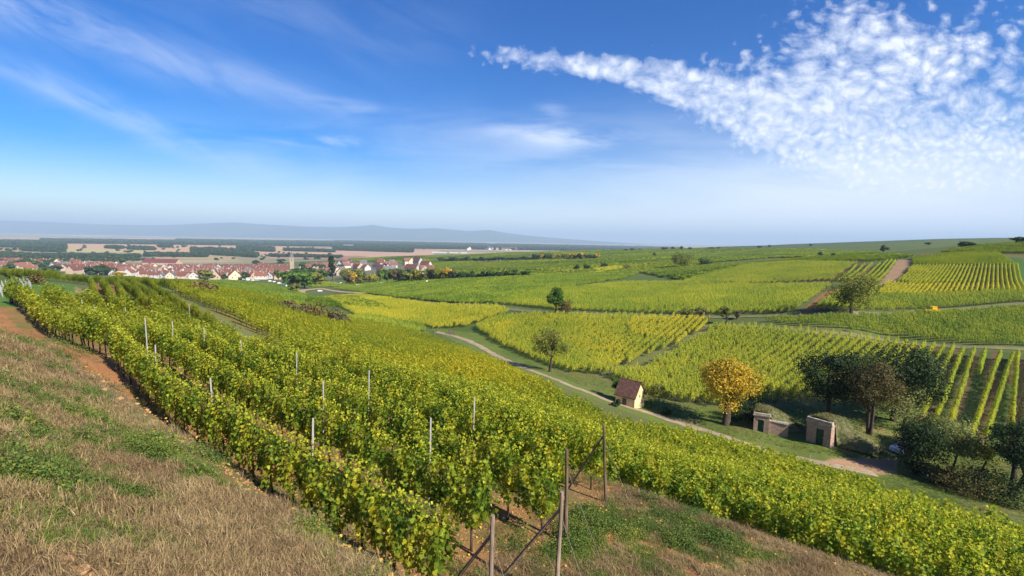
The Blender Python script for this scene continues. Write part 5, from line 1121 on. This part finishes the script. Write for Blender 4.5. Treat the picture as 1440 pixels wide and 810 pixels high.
# ------------------------------------------------------------------ posts of the trellis
def on_top(u, v, h, dmin=6, pmin=4.3):
    r = ray(u, v); r = r / r[1]; ds = np.exp(np.linspace(math.log(dmin), math.log(400), 3000)); pp_ = (NV[0] * ds * r[0] + NV[1] * ds) / K; hit = np.nonzero((zat(ds * r[0], ds) + h >= ds * r[2]) & (pp_ > pmin))[0]
    d = ds[hit[0]]; return np.array([d * r[0], d, float(zat(d * r[0], d))])
def end_post(px, h, label, lean=(0, 0), brace=True, rad=.041, m='dkwood'):
    P = gpts([px], dmin=4)[0] if px[1] > 300 else np.array([px[0], px[1], float(zat(px[0], px[1]))]); e = empty("trellis_post", P); tag(e, label, 'post', None); g_ = np.random.default_rng(int(abs(P[0] * 100)) + 3)
    top = np.array([lean[0], lean[1], h]); mb = MB(); q = [np.array([0, 0, -.3]), np.array([0, 0, .02]), top * .35 + g_.normal(0, .008, 3), top * .7 + g_.normal(0, .008, 3), top]; mb.tube(q, [rad * 1.15, rad * 1.15, rad * 1.05, rad * .95, rad * .85], 10); mb.build('pole', M[m], e, smooth=False)
    if brace:
        a = top * .86; b = np.array([SV[0] * 1.3, SV[1] * 1.3, 0]); b[2] = float(zat(P[0] + b[0], P[1] + b[1]) - P[2]); mb = MB(); mb.tube([a, (a + b) / 2 + (0, 0, .01), b], [.026, .028, .03], 8); mb.build('brace', M['wood'], e)
    c = np.array([-SV[0] * .9, -SV[1] * .9, 0]); c[2] = float(zat(P[0] + c[0], P[1] + c[1]) - P[2]); mb = MB(); mb.tube([top * .8, c], .005, 5); mb.build('anchor_wire', M['wirem'], e)
    return e
end_post((852, 707), 2.4, 'tall dark wooden end post furthest right, braced from the left', lean=(-.16, .0)); end_post(on_top(800, 632, 2.35)[:2], 2.35, 'thick dark wooden end post, second from the right', lean=(-.05, 0), rad=.045, brace=False)
end_post(on_top(787, 692, 2.25)[:2], 2.25, 'pale brown wooden end post with slanting brace, third from the right', lean=(.04, 0), m='wood'); end_post(on_top(692, 725, 2.2)[:2], 2.2, 'lowest wooden end post at the bottom edge with a thick brace', lean=(.01, 0), m='wood')
def stake(u, v, label, h=2.3, r_=.019, group=None, dmin=6, mat='galv', pmin=4.62):
    P = on_top(u, v, h, dmin, pmin); mb = MB(); n_ = 4; mb.box(-r_, r_, -r_ * .7, r_ * .7, -.3, h); 
    for q in range(5): mb.box(-r_ * 1.25, r_ * 1.25, -r_ * .9, r_ * .9, h - .1 - q * .3, h - .08 - q * .3)
    o = mb.build('metal_stake', M[mat], loc=P); o.rotation_euler = (rng.normal(0, .015), rng.normal(0, .02), .4); return tag(o, label, 'stake', group)
for (u, v, lab) in ((665, 559, 'tallest pale metal stake in the middle of the near rows'), (604, 586, 'brownish white stake left of the tallest one'), (517, 521, 'white stake standing clear above the yellow slope'), (301, 572, 'white metal stake in the first row above the bank, middle one'),
                    (437, 646, 'mottled stake in the first row nearest the camera'), (218, 533, 'short white stake in the first row left of the others'), (453, 535, 'thin white stake in the upper near rows'), (177, 432, 'small white stake before the bare bank at the left'), (242, 452, 'small white stake where the curved rows begin'),
                    (285, 461, 'small white stake among the curved rows, lower right'), (266, 428, 'small white stake at the top of the grass strip'), (115, 422, 'small white stake near the round lawn'), (132, 428, 'short white stake on the bank by the round lawn'), (205, 447, 'thin stake between the curved rows and the terrace'), (415, 495, 'thin pale stake among yellow leaves above the third row'), (342, 478, 'thin pale stake at the end of the grass strip')):
    stake(u, v, lab, h=2.45 if v > 500 else 2.2)
stake(1061, 656, 'single thin stake on the lower slope below the cellars', h=1.9, r_=.02, pmin=14.5); stake(1140, 637, 'thin stake near the lower end of the slope rows', h=1.9, r_=.02, pmin=14.5)
for r_i in range(6):                                                                                  # young parcel of bare white stakes
    for c_i in range(11):
        u = -12 + c_i * 5.0 + r_i * 1.2; v = 402 - c_i * 1.35 + r_i * 2.4; P = gpts([(u, v + 7)], dmin=30)
        if not len(P): continue
        o = MB().box(-.02, .02, -.02, .02, -.2, 1.0).build('vine_stake', M['galv'], loc=P[0]); tag(o, 'bare white stake in the young parcel left of the round lawn', 'stake', 'bare stakes of the young parcel')
for (u, v, lab) in ((614, 467, 'single brown wooden bollard at the upper end of the dirt path'), (632.5, 470, 'left one of two brown wooden bollards on the dirt path'), (638, 471, 'right one of two brown wooden bollards on the dirt path')):
    P = gpts([(u, v)], dmin=60)[0]; o = MB().box(-.28, .28, -.25, .25, -.2, 1.15).box(-.32, .32, -.29, .29, 1.15, 1.25).build('bollard', M['dkwood'], loc=P); tag(o, lab, 'bollard')
A_, B_ = gpts([(1282, 664), (1311, 677)], dmin=30); mb = MB(); v_ = B_ - A_; mb.tube([np.zeros(3) + (0, 0, .1), v_ * .5 + (0, 0, .14), v_ + (0, 0, .1)], [.11, .10, .08], 8); o = mb.build('fallen_pole', M['plaster_g'], loc=A_); tag(o, 'pale fallen pole lying on the grass below the dark conical bush', 'pole')

# ------------------------------------------------------------------ vehicles
M['tyre'] = simple('tyre_rubber', (.02, .02, .02), None, 10); M['rim'] = simple('wheel_rim', (.45, .45, .46), None, 8, rough=.4, spec=.5)
CP_ = {k_: simple(k_ + '_paint', c_, tuple(q * .92 for q in c_), 1, rough=.3, spec=.5, bs=0) for k_, c_ in (('white', (.80, .80, .79)), ('grey', (.35, .36, .38)), ('blue', (.10, .16, .30)), ('red', (.35, .05, .04)), ('black', (.03, .03, .035)), ('yellow', (.85, .52, .01)))}
def wheel(x, y, r=.32):
    a = MB(); a.tube([(x, y - .11, r), (x, y + .11, r)], r, 16); b = MB(); b.tube([(x, y - .125, r), (x, y + .125, r)], r * .6, 12); return a, b
def car_parts(paint, van=False):
    L = 4.9 if van else 4.3; Wd = .95 if van else .87; Hh = 1.95 if van else 1.45; prof = [(-L / 2, .35), (-L / 2, .95), (-L / 2 + .25, Hh * .97), (-L / 2 + .5, Hh), (L * .10, Hh), (L * .22, Hh * .97), (L * .36, 1.0), (L / 2 - .15, .88), (L / 2, .7), (L / 2, .35)]
    if not van: prof[1:7] = [(-L / 2, .88), (-L / 2 + .35, .96), (-L / 2 + .85, Hh * .97), (-L / 2 + 1.2, Hh), (L * .02, Hh), (L * .12, Hh * .95), (L * .28, .98)]
    def ext(pr, w0, w1):
        n = len(pr); V = []
        for sg in (-1, 1): V += [(x, sg * (w0 if z < 1.0 else w1), z) for x, z in pr]
        return V, [tuple(range(n)), tuple(range(2 * n - 1, n - 1, -1))] + [(i, n + i, n + (i + 1) % n, (i + 1) % n) for i in range(n)]
    b = MB(); b.add(*ext(prof, Wd, Wd * .86)); parts = [('body', b.build('body', CP_[paint], link=False).data, None)]
    gl = [(-L * .28, 1.0), (-L * .24, Hh - .12), (L * .05, Hh - .12), (L * .17, 1.0)]; b = MB(); b.add(*ext([(x, max(z, 1.001)) for x, z in gl], Wd, Wd * .86 + .03)); parts.append(('side_window', b.build('side_window', M['glass'], link=False).data, None))
    b = MB(); b.add([(L * .12, -Wd * .72, Hh * .93), (L * .12, Wd * .72, Hh * .93), (L * .285, Wd * .76, 1.03), (L * .285, -Wd * .76, 1.03)], [(0, 1, 2, 3)]); b.V = [b.V[0] + (.05, 0, .04)]; parts.append(('windscreen', b.build('windscreen', M['glass'], link=False).data, None))
    for x in (-L * .31, L * .31):
        for y in (-Wd + .1, Wd - .1): a, r_ = wheel(x, y); parts += [('wheel', a.build('wheel', M['tyre'], link=False).data, None), ('rim', r_.build('rim', M['rim'], link=False).data, 'wheel')]
    for y in (-Wd * .7, Wd * .7): b = MB(); b.box(L / 2 - .04, L / 2 + .01, y - .13, y + .13, .62, .74); parts.append(('headlight', b.build('headlight', M['plaster_w'], link=False).data, None))
    return parts
CARS = {k_: car_parts(k_) for k_ in ('white', 'grey', 'blue', 'red', 'black')}; CARS['van'] = car_parts('white', True)
g = np.random.default_rng(5)
for i, (u, v) in enumerate([(470, 398.5), (475, 400.5), (480, 399), (484, 401.5), (489, 400.2), (494, 402.5), (499, 401), (504, 402.6), (509, 401), (514, 402), (521, 400.6), (538, 400.2), (546, 399.6), (560, 399), (568, 399.4), (585, 398), (592, 398.4), (603, 397.6), (560, 401), (478, 403), (488, 404), (349, 394.6), (356, 394.8), (362, 395.2), (386, 397), (393, 399), (398, 401), (403, 403), (380, 396)]):
    P = gpts([(u, v)], dmin=250)[0]; k_ = ['white', 'van', 'white', 'grey', 'white', 'white', 'blue', 'van', 'white', 'red'][i % 10]
    where = 'in the car park before the park trees' if u > 460 else ('beside the last houses at the vineyard edge' if u < 370 else 'along the lane between the white gabled house and the tree clump')
    nm = {'van': 'white van', 'white': 'white car', 'grey': 'grey car', 'blue': 'blue car', 'red': 'red car'}[k_]; place(CARS[k_], 'parked_car' if k_ != 'van' else 'parked_van', P, g.uniform(-.3, .3) + (1.57 if i % 3 == 0 else .2), nm + ' parked ' + where, 'van' if k_ == 'van' else 'car', nm + 's parked ' + where)
place(CARS['white'], 'parked_car', gpts([(450, 410)], dmin=150)[0], .6, 'white car standing alone on the village road beyond the bend', 'car')
place(CARS['white'], 'parked_car', gpts([(1275, 645)], dmin=30)[0] + (1.4, 1.6, 0), 3.4, 'white car almost hidden behind the dark conical bush', 'car')
P = gpts([(1311, 440)], dmin=60)[0]; e = empty('harvest_trailer', P, -.12); tag(e, 'bright yellow low harvest trailer standing on the track at the right', 'trailer')
MB().box(-2.3, 1.6, -.8, .8, .55, .95).box(-2.35, -2.25, -.8, .8, .95, 1.25).box(1.55, 1.62, -.8, .8, .95, 1.15).box(1.6, 2.6, -.06, .06, .5, .62).build('bed', CP_['yellow'], e)
MB().box(-.4, .75, -.6, .6, .96, 1.75).box(-.48, .83, -.68, .68, 1.75, 1.85).build('grape_bin', CP_['yellow'], e)
for x in (-1.2, .3):
    for y in (-.75, .75): a, r_ = wheel(x, y, .35); o = a.build('wheel', M['tyre'], e); r_.build('rim', M['rim'], o)

# ------------------------------------------------------------------ ochre stones along the bank
M['ochre'] = simple('ochre_stone', (.46, .26, .13), (.30, .17, .09), 5, bs=.9, bd=.03)
def stone(P, r, seed, label, group):
    g_ = np.random.default_rng(seed); bm_ = bpy.data.meshes.new('tmp'); import bmesh; b = bmesh.new(); bmesh.ops.create_icosphere(b, subdivisions=3, radius=1.0)
    ax = g_.normal(0, 1, (7, 3)); ax /= np.linalg.norm(ax, axis=1, keepdims=True); lim = g_.uniform(.55, .9, 7)
    for v in b.verts:
        q = np.array(v.co)
        for a_, l_ in zip(ax, lim):
            k_ = q @ a_
            if k_ > l_: q = q - a_ * (k_ - l_)
        v.co = q * (1 + g_.normal(0, .012)) * r * (1, g_.uniform(.99, 1.0), .62)
    b.to_mesh(bm_); b.free(); bm_.name = 'stone'; bm_.materials.append(M['ochre']); o = bpy.data.objects.new('stone', bm_); COL.objects.link(o); o.location = P; o.rotation_euler = (0, 0, g_.uniform(0, 6)); return tag(o, label, 'stone', group)
g = np.random.default_rng(8)
for i in range(30):
    s_ = g.uniform(5.2, 22) if i < 22 else g.uniform(3.2, 6.5); p_ = 3.2 + g.normal(0, .35); x, y = (NV * p_ + SV * s_) * K; stone((x, y, float(zat(x, y)) + .01), g.uniform(.025, .10), i, 'ochre stone lying on the bare rim of the grass bank above the first row', 'ochre stones on the bank rim')
for i in range(9):
    P = gpts([(g.uniform(30, 190), g.uniform(785, 812))], dmin=1.5)[0]; stone(P, g.uniform(.03, .07), 60 + i, 'small ochre stone in the dry grass at the lower left corner', 'ochre stones at the lower left corner')
for i in range(40):
    p_ = g.uniform(5, 10.5); s_ = g.uniform(3.2, 8); x, y = (NV * p_ + SV * s_) * K; stone((x, y, float(zat(x, y))), g.uniform(.025, .07), 90 + i, 'small stone on the red soil between the wooden end posts', 'stones on the red soil by the end posts')

# clods and fallen leaves on the open red soil
cl = []
for i in range(4):
    g = np.random.default_rng(950 + i); V = g.normal(0, 1, (14, 3)); V /= np.linalg.norm(V, axis=1, keepdims=True); V *= (.035, .03, .02)
    import bmesh; b = bmesh.new(); [b.verts.new(q) for q in V]; bmesh.ops.convex_hull(b, input=list(b.verts)); me = bpy.data.meshes.new('clod'); b.to_mesh(me); b.free(); me.materials.append(M['clod'] if 'clod' in M else M.setdefault('clod', simple('red_clod', (.40, .19, .09), (.24, .11, .06), 6, bs=.6))); cl.append(bpy.data.objects.new('soil_bit_%02d' % i, me))
for i in range(2):
    g = np.random.default_rng(960 + i); n = 5; V, F, at = leaves(g.normal(0, .06, (n, 3)) * (1, 1, .1) + (0, 0, .012), g.normal(0, .3, (n, 3)) + (0, 0, 1), .05 * g.uniform(.7, 1.2, n), g, 'leaf'); cl.append(mesh_obj('soil_bit_%02d' % (4 + i), V, F, M['litter'] if 'litter' in M else M.setdefault('litter', leaf_mat('fallen_leaf', [(0, (.20, .10, .04)), (.5, (.42, .26, .06)), (1, (.50, .38, .08))], trans=.1)), attrs=at, link=False))
g = np.random.default_rng(97); x, y, p, s, r = polar_points(70000, -75, 50, 4.5, 38, g); k_ = ((p > 3.0) & (p < 12.5)) & ((s > 3.5) | (vnoise(x, y, 1.1, 87) > -.1)) | ((p > 2.9) & (p < 3.8)); k_ &= (s < 30); x, y = x[k_], y[k_]; n = len(x); sc_ = g.uniform(.25, 1.1, n)
scatter('soil_clods', proto_collection('soil_bits', cl), np.stack([x, y, zat(x, y)], 1), g.uniform(0, 6.28, (n, 3)) * (.05, .05, 1), np.stack([sc_] * 3, 1), g.choice([0, 1, 2, 3, 0, 1, 2, 3, 4, 5], n), g.uniform(0, 1, n), 'crumbly red clods and fallen yellow leaves on the terrace soil', 'soil clods')
